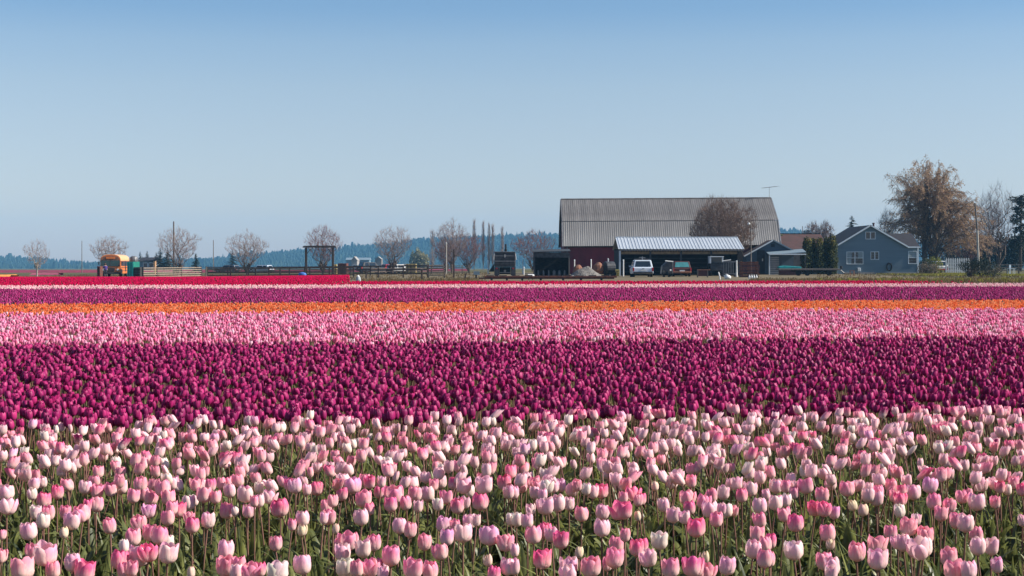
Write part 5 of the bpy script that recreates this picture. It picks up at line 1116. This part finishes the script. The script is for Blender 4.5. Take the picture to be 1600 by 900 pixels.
def cab_box():
    Y = 161; x0, x1 = X(1108.5, Y), X(1131, Y); t = thing('tractor', ((x0 + x1) / 2, Y, 0), 'dark tractor with a pale blue cab parked under the open shed', 'tractor')
    zc, zt = Z(411.5, Y), Z(400.5, Y); MB().box(x0, x1, Y, Y + 1.4, zt - .1, zt).build('cab_roof', M['shed_roof'], t, bevel=.03)
    for xx in (x0 + .02, x1 - .2): MB().box(xx, xx + .16, Y + .02, Y + 1.3, zc, zt - .1).build('cab_pillar', M['shed_roof'], t)
    MB().box(x0 + .2, x1 - .22, Y + .1, Y + .14, zc, zt - .12).build('windscreen', M['glass'], t); MB().box(x0 + .1, x1 - .1, Y + .15, Y + 2.6, .55, zc).build('body', M['dark_metal'], t, bevel=.06)
    for sd in (0, 1):
        xx = x0 + .1 if sd == 0 else x1 - .1; MB().tube((xx - .15, Y + .8, .62), (xx + .15, Y + .8, .62), .62, .62, 18).build('wheel', M['black'], t)
cab_box()
def frame_table():
    Y = 147; x0, x1 = X(1090, Y), X(1110, Y); t = thing('bench', ((x0 + x1) / 2, Y, 0), 'rusty red work bench on thin legs, in front of the open shed', 'bench'); H = Z(421, Y)
    MB().box(x0, x1, Y, Y + .6, H - .08, H).build('top', M['rust_or'], t); MB().box(x0 + .05, x1 - .25, Y + .05, Y + .55, .12, H - .09).build('shelf_box', M['maroon'], t)
    for xx in (x0, x1 - .28):
        for yy in (Y, Y + .54): MB().box(xx, xx + .06, yy, yy + .06, 0, H - .085).build('leg', M['pole_wood'], t)
frame_table()
def tarp_tractor():
    Y = 150; x0, x1 = X(1033, Y), X(1052, Y); t = thing('covered_machine', ((x0 + x1) / 2, Y, 0), 'dark blue grey covered machine touching the left of the maroon wagon', 'machine')
    MB().prism([(x0, .25), (x0 + .1, 1.1), (x0 + .5, 1.45), (x1 - .3, 1.62), (x1, 1.45), (x1, .3)], Y, Y + 1.2).build('cover', M['dark_metal'], t, bevel=.08)
    MB().tube((x0 + .4, Y - .03, 1.58), (x1, Y - .03, 1.5), .06, .06, 6).build('rail', M['white'], t)
    for p in (1037, 1045): MB().tube((X(p, Y) - .1, Y - .15, .32), (X(p, Y) + .1, Y - .15, .32), .32, .32, 14).build('wheel', M['black'], t)
    MB().tube((x1 - .35, Y - .1, .65), (x1 - .2, Y - .1, .65), .09, .09, 8).build('lamp', M['white'], t)
tarp_tractor()
def pallet_stack():
    Y = 148; x0, x1 = X(1155, Y), X(1188, Y); t = thing('wood_stack', ((x0 + x1) / 2, Y + .5, 0), 'stack of reddish brown boards with pale ends, right of the thick white post', 'wood stack'); H = Z(408.5, Y); n = 9; r = rn(6)
    for k in range(n):
        z0 = .08 + k * (H - .08) / n; a, b = r.uniform(0, .15), r.uniform(0, .2)
        MB().box(x0 + a, x1 - b, Y + r.uniform(0, .06), Y + 1.0, z0, z0 + (H - .08) / n - .035).build('board', M['rust'] if k % 3 else M['maroon'], t)
        for q in range(3): MB().box(x0 + .2 + q * .75, x0 + .3 + q * .75, Y + .08, Y + .95, z0 + (H - .08) / n - .034, z0 + (H - .08) / n - .002).build('spacer', M['tan_wood'], t)
    MB().box(x0 + .1, x1 - .1, Y + .1, Y + .9, 0, .078).build('pallet', M['dark_wood'], t)
pallet_stack()
for k, p in enumerate((1171, 1174.6, 1178.2, 1182)):
    Y = 131; x = X(p, Y); j = thing('jug', (x, Y, 0), ['first small white jug from the left, in front of the board stack', 'second small white jug in the row of four', 'third small white jug in the row of four', 'last small white jug on the right, roundest lid'][k], 'jug', 'small white jugs in a row')
    MB().lathe([(.07, 0), (.085, .04), (.085, .22), (.04, .3), (.035, .33)], (x, Y, .02), 10).build('body', M['white'], j, smooth=True); MB().tube((x, Y, .35), (x, Y, .40), .045, .045, 8).build('cap', M['white'], j)
t = thing('bent_pipe', (X(1123, 130), 130, 0), 'white bent pipe standing at the yard edge', 'pipe')
P = [(1125, 437), (1124.6, 432), (1123.4, 428), (1122.6, 425)]
for a, b in zip(P[:-1], P[1:]): MB().tube((X(a[0], 130), 130, max(0, Z(a[1], 130))), (X(b[0], 130), 130, Z(b[1], 130)), .06, .05, 7).build('segment', M['white'], t)
t = thing('sack', (X(1137, 131), 131, 0), 'white lumpy sack on the ground right of the bent pipe', 'sack')
MB().lathe([(.2, 0), (.28, .08), (.3, .2), (.18, .32), (.08, .36)], (X(1137, 131), 131, .02), 11, (1, .8)).build('sack_body', M['white'], t, smooth=True); MB().lathe([(.08, 0), (.12, .06), (.03, .1)], (X(1135.5, 131), 131, .36), 8).build('sack_neck', M['white'], t)
MB().tube((X(1131, 131), 131, .3), (X(1135, 131), 131, .38), .04, .05, 6).build('sack_corner', M['white'], t)
t = thing('covered_pump', (X(560, 108), 108, 0), 'small grey white hooded cover at the right corner of the red tulips', 'cover')
MB().lathe([(.17, 0), (.18, .25), (.14, .42), (.06, .55), (.02, .58)], (X(560, 108), 108, gz(X(560, 108), 108)), 12, (1, .8)).build('cover', mat('grey_white_cover', (.42, .46, .5), .8), t, smooth=True)
MB().lathe([(.08, 0), (.09, .08), (.03, .14)], (X(559.5, 108), 107.95, .42), 8).build('hood', M['white'], t); 
t = thing('tarp_bundle', (X(472.5, 152), 152, gz(X(472, 152), 152)), 'small bright blue bundle behind the red tulips at the fence', 'bundle')
MB().lathe([(.3, 0), (.38, .12), (.3, .28), (.1, .36)], (X(472.5, 152), 152, Z(431, 152)), 10, (1.1, .7)).build('sheet', M['blue'], t, smooth=True); MB().tube((X(468, 152), 151.9, Z(429.5, 152)), (X(477, 152), 151.9, Z(429.2, 152)), .03, .03, 5).build('cord', M['white'], t)
cr = rn(14)
for k, (p, m, s_) in enumerate([(881, 'white', 'leftmost small white pot before the dark shed'), (889, 'red_lamp', 'small red pot before the dark shed'), (894, 'white', 'white pot between the red and pale ones'), (900, 'rust_or', 'small orange pot left of the gravel heap foot'), (905.5, 'white', 'rightmost and largest white pot at the gravel heap foot')]):
    Y = 132; x = X(p, Y); j = thing('pot', (x, Y, 0), s_, 'pot', 'small pots before the dark shed')
    MB().lathe([(.07, 0), (.1, .05), (.11, .24)], (x, Y, .02), 9).build('body', M[m], j); MB().lathe([(.13, 0), (.13, .04)], (x, Y, .262), 9).build('rim', M[m], j)
t = thing('trailer', (X(1268, 164), 164, 0), 'long flat trailer with a pale edge in front of the arborvitae row', 'trailer')
MB().box(X(1217, 164), X(1314, 164), 164, 166, Z(422, 164), Z(419.6, 164)).build('deck', M['pole_wood'], t); MB().box(X(1240, 164), X(1306, 164), 164.2, 165.8, Z(424.5, 164), Z(422.1, 164)).build('chassis', M['black'], t)
for p in (1248, 1262, 1296): MB().tube((X(p, 164), 164.1, .3), (X(p, 164), 164.35, .3), .3, .3, 14).build('wheel', M['black'], t)
MB().tube((X(1314, 164), 165, .75), (X(1322, 164), 165, .3), .05, .05, 6).build('drawbar', M['grey_metal'], t); MB().lathe([(.12, 0), (.15, .1), (.1, .3)], (X(1317, 164), 164.8, Z(420, 164)), 8).build('winch', M['black'], t)

# ------------------------------------------------------------------ fences
def fence(name, label, pts, top, m, nrail=3, post_w=.14, rail_h=.13, low=None, group=None, rails_m=None, ptop=None, raildrop=.12, dep=.05):
    """pts: (px, Y) of the posts; top: height above the ground in m"""
    x0, Y0 = X(*pts[0]), pts[0][1]; t = thing(name, (x0, Y0, gz(x0, Y0)), label, 'fence', group); P = []
    for i, (p, Y) in enumerate(pts):
        x = X(p, Y); g = gz(x, Y); P.append((x, Y, g)); h = top + (ptop or 0)
        MB().box(x - post_w / 2, x + post_w / 2, Y, Y + post_w, g, g + h).build('post', m, t)
    for a, b in zip(P[:-1], P[1:]):
        for k in range(nrail):
            z = (top - raildrop) * (1 - k / nrail) ; d = Vector((b[0] - a[0], b[1] - a[1], b[2] - a[2])); n_ = Vector((d.y, -d.x, 0)).normalized() * dep
            if n_.y > 0: n_ = -n_
            A, B = Vector(a) + Vector((0, 0, z)), Vector(b) + Vector((0, 0, z)); u = Vector((0, 0, rail_h)); o_ = n_ * .05
            A += o_; B += o_
            MB().add([A, B, B + u, A + u, A + n_, B + n_, B + n_ + u, A + n_ + u], [(0, 1, 2, 3), (5, 4, 7, 6), (0, 4, 5, 1), (3, 2, 6, 7), (1, 5, 6, 2), (0, 3, 7, 4)]).build('rail', rails_m or m, t)
    return t
fence('rail_fence', 'dark three rail fence nearest the red tulips, left of the gate frame', [(p, 163) for p in (322, 360, 399, 437.6, 476, 514.5, 552.6)], 1.15, M['fence'])
fence('rail_fence', 'farther dark rail fence behind the near one, left half', [(p, 196) for p in (324, 356, 388, 420, 452, 484, 515, 547, 579)], 1.2, M['fence'])
fence('rail_fence', 'dark rail fence with taller posts between the gate frame and the pale cattle gate', [(552.6, 166), (591, 160), (630, 156), (668, 153)], 1.25, M['fence'])
fence('rail_fence', 'farthest dark rail fence left of the pale cattle gate', [(579, 196), (610, 200), (642, 202), (674, 204), (694, 205)], 1.2, M['fence'])
fence('board_fence', 'pale five board fence panel right of the green container', [(223, 160), (244.5, 164), (283, 171), (314, 177)], 1.3, M['dark_wood'], nrail=5, rail_h=.10, rails_m=M['fence_pale'], raildrop=.16)
fence('cattle_gate', 'pale five board gate panel at the right end of the dark fences', [(669, 152), (694.5, 150)], 1.22, M['fence'], nrail=5, rail_h=.1, rails_m=M['fence_pale'], raildrop=.15, ptop=.12)
fence('cattle_gate', 'farther pale lattice gate panel right of the tall pale pole', [(699, 190), (710, 190), (722, 190), (733, 190)], 1.15, M['fence_pale'], nrail=5, rail_h=.07, rails_m=M['fence_pale'], post_w=.1)
for p, t_, Y, lb in [(322, 417, 162, 'short pale post between the pale board fence and the dark rail fence'), (659, 421, 122, 'lone dark post in the grass in front of the cattle gate'), (709, 390, 150, 'thin dark pole beside the cattle gate'), (572, 423, 150, 'short dark post at the right corner of the red tulips'), (727, 428, 132, 'tiny dark stake in the grass left of the blue grey board')]:
    x = X(p, Y); t = thing('post', (x, Y, gz(x, Y)), lb, 'post'); MB().box(x - .07, x + .07, Y, Y + .14, gz(x, Y), Z(t_, Y)).build('shaft', M['fence_pale'] if p == 322 else M['fence'], t)
    MB().box(x - .08, x + .08, Y - .01, Y + .15, Z(t_, Y), Z(t_, Y) + .04).build('cap', M['fence'], t)
# gate frame
Yg = 190; gf = thing('gate_frame', (X(499, Yg), Yg, gz(X(499, Yg), Yg)), 'tall dark timber gate frame with a crossbeam, among the rail fences', 'gate frame')
for p in (478, 520): MB().box(X(p, Yg) - .14, X(p, Yg) + .14, Yg, Yg + .28, gz(X(p, Yg), Yg), Z(387.2, Yg)).build('post', M['fence'], gf)
MB().box(X(473, Yg), X(525, Yg), Yg - .05, Yg + .33, Z(387, Yg), Z(384.6, Yg)).build('crossbeam', M['fence'], gf)
MB().box(X(475, Yg), X(523, Yg), Yg + .05, Yg + .2, Z(384.5, Yg), Z(383.9, Yg)).build('cap_board', M['dark_wood'], gf)
for p, q_, s_ in ((480, 486, 1), (518, 512, -1)): MB().tube((X(p, Yg), Yg + .1, Z(396, Yg)), (X(q_, Yg), Yg + .1, Z(388, Yg)), .05, .05, 4).build('brace', M['fence'], gf)
# thin masts
for p, b_, t_, Y, r_, lb in [(271.5, 415, 347, 205, .14, 'tall thin mast in front of the third bare tree'), (128, 410, 377, 260, .07, 'thin pole between the two leftmost bare trees'), (333.5, 420, 376, 250, .08, 'thin pole between two bare trees left of the gate frame')]:
    x = X(p, Y); t = thing('mast', (x, Y, gz(x, Y)), lb, 'pole'); MB().tube((x, Y, gz(x, Y)), (x, Y, Z(t_, Y)), r_, r_ * .7, 7).build('shaft', M['pole_wood'], t)
    MB().tube((x, Y, Z(t_, Y)), (x, Y, Z(t_, Y) + .12), r_ * .8, r_ * .3, 6).build('cap', M['dark_metal'], t)
# things behind the fences
simple_box('trailer', 528, 541.5, 411.5, 215, 2.5, M['rust'], 'boxy reddish brown trailer behind the fence, right of the gate frame', 'trailer', extras=ribs(3, M['maroon']))
simple_box('machine', 634, 650, 412.5, 225, 1.4, M['yellow'], 'faded yellow machine behind the rail fence, left of the cattle gate', 'machine', extras=ribs(3, M['dark_metal']))
simple_box('cabinet', 520, 526, 413, 212, .8, M['yellow'], 'small yellow striped box between the gate frame post and the brown trailer', 'box', extras=ribs(2, M['black'], 'stripe', True))
def far_house(px0, px1, wall_top, ridge, Y, label, mw, mr_, gable=False):
    x0, x1 = X(px0, Y), X(px1, Y); g = gz((x0 + x1) / 2, Y) - .1; t = thing('far_building', ((x0 + x1) / 2, Y + 3, g), label, 'building'); zw, zr = Z(wall_top, Y), Z(ridge, Y)
    if gable:
        xm = (x0 + x1) / 2; MB().prism([(x0, g), (x1, g), (x1, zw), (xm, zr), (x0, zw)], Y, Y + 8).build('wall', mw, t)
        for a, b in ((x0 - .2, xm), (x1 + .2, xm)): MB().add([(a, Y - .2, zw - .05), (b, Y - .2, zr + .06), (b, Y + 8.2, zr + .06), (a, Y + 8.2, zw - .05)], [(0, 1, 2, 3)]).build('roof', mr_, t)
    else:
        MB().box(x0, x1, Y, Y + 7, g, zw).build('wall', mw, t)
        MB().prismx([(Y - .3, zw - .02), (Y + 7.3, zw - .02), (Y + 3.5, zr)], x0 - .3, x1 + .3).build('roof', mr_, t)
    for k in range(2):
        xa = x0 + (x1 - x0) * (.25 + .4 * k); f = MB().box(xa, xa + 1.0, Y - .05, Y - .001, g + 1.0, g + 2.1).build('window', M['trim'], t); MB().box(xa + .1, xa + .9, Y - .07, Y - .052, g + 1.1, g + 2.0).build('pane', M['glass'], f)
far_house(218, 240, 408, 402, 330, 'distant house with a dark purple roof, right of the orange bus', mat('far_blue_wall', (.16, .22, .27), .8), M['shingle_br'])
far_house(541, 577, 406, 402.5, 700, 'very distant long grey building under the ridge', M['blue_wall'], M['blue_wall'])
far_house(549, 558, 407, 401, 560, 'small distant pale gabled building under the ridge', M['conc'], M['conc'], True)
far_house(586, 596, 405, 401, 800, 'small distant grey house left of the bare tree', M['pole_wood'], M['conc'], True)
t = thing('utility_box', (X(241, 230), 230, gz(X(241, 230), 230)), 'small cream upright box behind the pale board fence', 'box'); MB().box(X(240, 230), X(243, 230), 230, 230.4, gz(X(241, 230), 230), Z(408, 230)).build('body', M['bus_roof'], t); MB().box(X(240, 230) - .03, X(243, 230) + .03, 229.97, 230.43, Z(408, 230), Z(407.5, 230)).build('lid', M['fence_pale'], t)

# ------------------------------------------------------------------ right hand side
def birch():
    Y = 226; x = X(1452, Y); root = thing('weeping_birch', (x, Y, 0), 'huge weeping tree with rusty brown spring foliage behind the blue house', 'tree'); r = random.Random(77); H = Z(243, Y)
    limbs, twigs = MB(), MB(); V, Q = [], []; VB, QB = [], []
    def lf(p, s, lst, ql):
        a = Vector((r.gauss(0, 1), r.gauss(0, 1), r.gauss(0, 1))).normalized() * s; b = perp(a.normalized(), r) * s * .55; N = len(lst)
        lst.extend([p + a, p + b, p - a, p - b]); ql.append((N, N + 1, N + 2, N + 3))
    cx = X(1456, Y); hw = 72 * Y / F
    def env(px_):     # crown top outline of the photo, height above ground
        return Z(float(np.interp(px_, [1376, 1386, 1396, 1408, 1425, 1440, 1452, 1468, 1485, 1498, 1512, 1528, 1540, 1552], [392, 325, 262, 250, 246, 234, 236, 250, 260, 276, 288, 308, 326, 372])), Y)
    trunks = [(1446, .0, .42), (1455, .1, .36), (1462, .0, .34), (1440, -.2, .22)]
    mains = []
    for k, (p, dy, rad) in enumerate(trunks):
        q = Vector((X(p, Y), Y + dy, 0)); d = Vector(((k - 1.2) * .06, r.uniform(-.05, .05), 1)).normalized(); mb = MB(); rr = rad
        top = H * [.66, .74, .64, .5][k]; n = 9; pts = [q]
        for i in range(n):
            q2 = q + d * top / n; mb.tube(q, q2, rr, rr * .84, 8, False); rr *= .84; q = q2; pts.append(q); d = (d + Vector((r.uniform(-.09, .09), r.uniform(-.08, .08), 0))).normalized(); mains.append((q.copy(), rr, i / n))
        mb.build('trunk', M['bark_pale'] if k == 3 else M['bark'], root, smooth=True)
    def twig(p, L, lean):
        q = p.copy(); n = 3; d = Vector((lean.x * .5 + r.gauss(0, .16), lean.y * .5 + r.gauss(0, .16), .0 + r.uniform(-.2, .3))); dn = r.random()
        for i in range(n):
            d2 = Vector((d.x, d.y, d.z - .40 * i)).normalized(); q2 = q + d2 * L / n; twigs.tube(q, q2, .012, .009, 3, False)
            for _ in range(3):
                pt = q.lerp(q2, r.random()) + Vector((r.gauss(0, .08), r.gauss(0, .08), r.gauss(0, .08)))
                if r.random() < (.95 if q2.x > X(1418, Y) else .5): lf(pt, r.uniform(.05, .12), V, Q) if r.random() < .7 else lf(pt, r.uniform(.045, .1), VB, QB)
            q = q2
    for k in range(235):
        m_, rr, t = r.choice(mains[2:]); tx = cx + hw * r.uniform(-1.1, 1.28); pxx = 800 + tx * F / Y; zt = env(pxx) - .5 - r.uniform(0, 1) ** 1.1 * min(9.5, env(pxx) - 2.2)
        end = Vector((tx, Y + r.uniform(-4.5, 4.5), max(2.4, zt))); mid = m_.lerp(end, .5) + Vector((0, 0, r.uniform(.1, .16) * abs(end.x - m_.x) + .6)); P = []
        if end.z < m_.z - 3: mid.z = m_.z + .5
        for i in range(9): u = i / 8; P.append(m_ * (1 - u) ** 2 + mid * 2 * u * (1 - u) + end * u * u + Vector((r.gauss(0, .1), r.gauss(0, .1), r.gauss(0, .08))) * (u > 0))
        r0 = min(rr * .6, .075)
        for i in range(8):
            limbs.tube(P[i], P[i + 1], r0 * (1 - i / 8.5), r0 * (1 - (i + 1) / 8.5) + .008, 5, False)
            if i > 1:
                ln = (P[i + 1] - P[i]).normalized()
                for _ in range(7):
                    twig(P[i].lerp(P[i + 1], r.random()), r.uniform(.6, 1.5), ln)
    limbs.build('limbs', M['bark'], root, smooth=True); twigs.build('twigs', M['twig_brown'], root, kind='stuff')
    for nm, v_, q_, m in (('crown', V, Q, M['spring']), ('leaves', VB, QB, M['spring_pink'])):
        o = bpy.data.objects.new(nm, fastmesh(nm, [tuple(p - root.location) for p in v_], q_, [m], smooth=False)); COL.objects.link(o); o.parent = root
    print('birch leaves', len(Q) + len(QB))
birch()
bare_tree(1386, 232, 322, 26, 'small dark bare tree at the left foot of the huge weeping tree', 82, twigs=M['twig_dark'], trunk_h=1.0, n_main=6)
bare_tree(1560, 240, 284, 62, 'tall thin bare tree right of the leaning utility pole', 83, twigs=M['twig_mauve'], trunk_h=1.0, n_main=4, spread=.55, r0=.22)
bare_tree(1545, 244, 300, 40, 'second thin bare tree between the utility pole and the pine', 84, twigs=M['twig_mauve'], trunk_h=2.0, n_main=3, spread=.5, r0=.18)
bare_tree(1512, 250, 350, 60, 'rounded rusty brown bare tree low behind the picket fence', 85, twigs=M['twig_pink'], trunk_h=.5, n_main=9, twig=.014)
bare_tree(1478, 262, 366, 60, 'low dusky bare tree behind the picket fence, left one', 86, twigs=M['twig_dark'], trunk_h=.5, n_main=9, twig=.016)
def pine(px, Y, top, wpx, label, seed):
    x = X(px, Y); h = Z(top, Y); w_ = wpx * Y / F / 2; r = random.Random(seed); root = thing('pine_tree', (x, Y, 0), label, 'tree')
    MB().tube((x, Y, 0), (x + .2, Y, h * .97), .28, .05, 8).build('trunk', M['bark'], root, smooth=True); bl = []; mb = MB()
    for k in range(17):
        t = .30 + .68 * k / 16; a = r.uniform(0, 6.28); L = w_ * (1.15 - t * .75) * r.uniform(.55, 1.05); e = (x + math.cos(a) * L, Y + math.sin(a) * L, h * t + r.uniform(-.2, .3)); mb.tube((x, Y, h * t - .3), e, .06, .03, 5, False)
        bl.append((e[0], e[1], e[2], w_ * .34, w_ * .34, h * .036)); bl.append((x + math.cos(a) * L * .55, Y + math.sin(a) * L * .55, h * t, w_ * .34, w_ * .34, h * .034)); bl.append((x + math.cos(a + 1.3) * L * .7, Y + math.sin(a + 1.3) * L * .7, h * t - .3, w_ * .22, w_ * .22, h * .025))
    bl.append((x + .2, Y, h * .97, w_ * .28, w_ * .28, h * .03)); mb.build('limbs', M['bark'], root); foliage('crown', root, M['conifer'], bl, 5200, .13, seed)
pine(1594, 236, 306, 44, 'dark layered pine at the right edge', 87)
for i, (px, Y, top, wp, lb) in enumerate([(1548, 262, 362, 50, 'dark evergreen mass left of the pine foot'), (1576, 255, 352, 48, 'darkest evergreen bush behind the rail fence at the right'), (1604, 258, 358, 46, 'dark evergreen bush cut by the right edge of the picture'), (1524, 275, 372, 40, 'blue grey dark bush behind the utility pole'), (1500, 285, 380, 50, 'low dark bush far behind the white picket fence')]):
    shrub('evergreen_bush', px, Y, top, wp, lb, M['conifer'], 90 + i, 4200, .16, cat='bush')
shrub('shrub', 1444, 190, 399, 34, 'rounded dark green shrub right at the corner of the blue house', M['shrub_dark'], 96, 2200, .07)
shrub('shrub', 1459, 194, 397, 28, 'yellow green flowering shrub right of the dark one', M['shrub_yel'], 97, 1700, .07)
shrub('shrub', 1450, 183, 408, 36, 'greyish tan shrub in front of the dark and yellow ones', M['shrub_tan'], 98, 1700, .06)
shrub('shrub', 1534, 152, 402, 56, 'large loose dark shrub with pinkish buds in front of the picket fence', M['shrub_dark'], 99, 2600, .06, lumps=8)
shrub('shrub', 1553, 154, 412, 30, 'low right shoulder of tangled tan twigs beside the large loose shrub', M['shrub_tan'], 100, 900, .05)
bare_tree(1516, 150, 405, 40, 'low tangled bare bush left of the large loose dark shrub', 101, twigs=M['shrub_dark'], trunk_h=.1, n_main=9, spread=1.2)
# utility pole, leaning a little
up = thing('utility_pole', (X(1529.5, 205), 205, 0), 'leaning utility pole, pale below and dark above, right of the huge tree', 'pole')
MB().tube((X(1529.5, 205), 205, 0), (X(1527, 205), 205, Z(360, 205)), .16, .14, 9).build('lower_pole', M['pole_pale'], up); MB().tube((X(1527, 205), 205, Z(360, 205)), (X(1523.5, 205), 205, Z(317, 205)), .13, .09, 9).build('upper_pole', M['pole_wood'], up)
MB().box(X(1521, 205), X(1527, 205), 204.95, 205.1, Z(321, 205), Z(320, 205)).build('crossarm', M['pole_wood'], up)
# picket fence
Yp = 196; pf = thing('picket_fence', (X(1480, Yp), Yp, 0), 'white picket fence behind the shrubs at the right', 'fence')
npk = 22
for k in range(npk):
    px = 1479 + k * 1.72 * 1.0; x = X(px, Yp) ; wd_ = .075 if k % 2 else .11; zt = Z(404 - (0 if k % 2 else .8), Yp)
    if k % 2 == 0: MB().prism([(x - .09, .12), (x + .09, .12), (x + .09, zt - .12), (x, zt + .05), (x - .09, zt - .12)], Yp, Yp + .03).build('picket', M['white'], pf)
for z_ in (.3, .78, 1.25): MB().box(X(1478, Yp), X(1515, Yp), Yp + .032, Yp + .08, z_, z_ + .12).build('rail', M['white'], pf)
for p in (1478.5, 1497, 1515): MB().box(X(p, Yp) - .07, X(p, Yp) + .07, Yp + .085, Yp + .2, 0, 1.7).build('post', M['white'], pf)
car(1472, 204, 'white and red vehicle partly behind the yellow shrub', M['white'], W=1.7, H=1.6, L=4.2, rack=False, low=M['red_lamp'])
fence('rail_fence', 'grey rail fence along the right edge in front of the dark evergreens', [(p, 190) for p in (1556, 1574, 1592, 1610)], 1.2, M['pole_wood'], rail_h=.09)
gw = thing('outdoor_table', (X(1582, 180), 180, 0), 'small pale garden furniture by the rail fence at the right edge', 'furniture')
MB().box(X(1577, 180), X(1587, 180), 180, 180.8, .68, .73).build('top', M['trim'], gw)
for a in (1577.5, 1586): MB().tube((X(a, 180), 180.1, 0), (X(a, 180), 180.1, .68), .03, .03, 6).build('leg', M['trim'], gw); MB().tube((X(a, 180), 180.7, 0), (X(a, 180), 180.7, .68), .03, .03, 6).build('leg', M['trim'], gw)
MB().box(X(1581, 180), X(1583.5, 180), 180.9, 181, 0, 1.15).build('backrest', M['trim'], gw)
cs = thing('chair', (X(1332, 160), 160, 0), 'rusty thin legged stool in the verge before the blue house', 'stool')
MB().box(X(1328.5, 160), X(1335.5, 160), 160, 160.4, .55, .6).build('seat', M['rust_or'], cs)
for a in (1329, 1335): 
    for b in (160.03, 160.35): MB().tube((X(a, 160), b, 0), (X(a, 160), b, .55), .025, .025, 5).build('leg', M['rust_or'], cs)
# verge grass, weeds and rough plants between the tulips and the buildings
def tufts(name, label, n, xr, yr, hr, m, seed, clump=1, cat='grass', inside=None, w_=.03):
    r = np.random.default_rng(seed); nc = n // clump; cx = r.uniform(*xr, nc); cy = r.uniform(*yr, nc)
    if inside is not None: k = inside(cx, cy); cx, cy = cx[k], cy[k]
    cx = np.repeat(cx, clump) + r.normal(0, .14, len(cx) * clump); cy = np.repeat(cy, clump) + r.normal(0, .14, len(cy) * clump); n = len(cx)
    g = np.array([gz(a, b) for a, b in zip(cx, cy)]); h = r.uniform(*hr, n); a = r.uniform(0, 3.14, n); w2 = w_ * r.uniform(.6, 1.4, n); lx, ly = r.normal(0, .25, n) * h, r.normal(0, .25, n) * h
    dx, dy = np.cos(a) * w2, np.sin(a) * w2
    V = np.stack([np.stack([cx - dx, cy - dy, g], 1), np.stack([cx + dx, cy + dy, g], 1), np.stack([cx + dx * .3 + lx, cy + dy * .3 + ly, g + h], 1), np.stack([cx - dx * .3 + lx, cy - dy * .3 + ly, g + h], 1)], 1).reshape(-1, 3)
    o = bpy.data.objects.new(name, fastmesh(name, V, np.arange(n * 4).reshape(-1, 4), [m], smooth=False)); COL.objects.link(o); tag(o, label, cat, kind='stuff')
tufts('verge_grass', 'rough olive brown grass verge between the red tulips and the farmyard', 26000, (-22, 52), (96, 128), (.08, .28), M['grass'], 3, 4, inside=lambda x, y: (x > -.1 * y) & ((x > .155 * y) | (y < 104) | (x < -.02 * y)))
tufts('yard_grass', 'thin dry grass around the fences and the truck', 16000, (-60, 52), (128, 215), (.08, .22), M['grass'], 4, 4, inside=lambda x, y: (x < -.015 * y) | (x > .2 * y))
tufts('weeds', 'clumps of yellow green weeds on the verge at the right', 2600, (24, 46), (110, 124), (.12, .3), M['weed'], 5, 26, cat='weeds', w_=.035)
tufts('lawn', 'bright yellow green lawn strip before the white picket fence', 14000, (44, 60), (160, 195), (.06, .14), M['weed'], 6, 4, w_=.05)
# ------------------------------------------------------------------ air
hz = bpy.data.materials.new('haze'); hz.use_nodes = True; n = hz.node_tree; n.nodes.remove(n.nodes['Principled BSDF'])
pv = n.nodes.new('ShaderNodeVolumePrincipled'); pv.inputs['Color'].default_value = (0.24, 0.60, 1.0, 1); pv.inputs['Density'].default_value = 0.000155; pv.inputs['Anisotropy'].default_value = 0.0
n.links.new(pv.outputs[0], n.nodes['Material Output'].inputs['Volume'])
hb = MB().box(-2450, 2450, -80, 3260, -16, 92).build('haze', hz); hb['kind'] = 'stuff'; hb['label'] = 'thin blue haze over the fields'; hb['category'] = 'haze'
C.cycles.volume_step_rate = 1.0
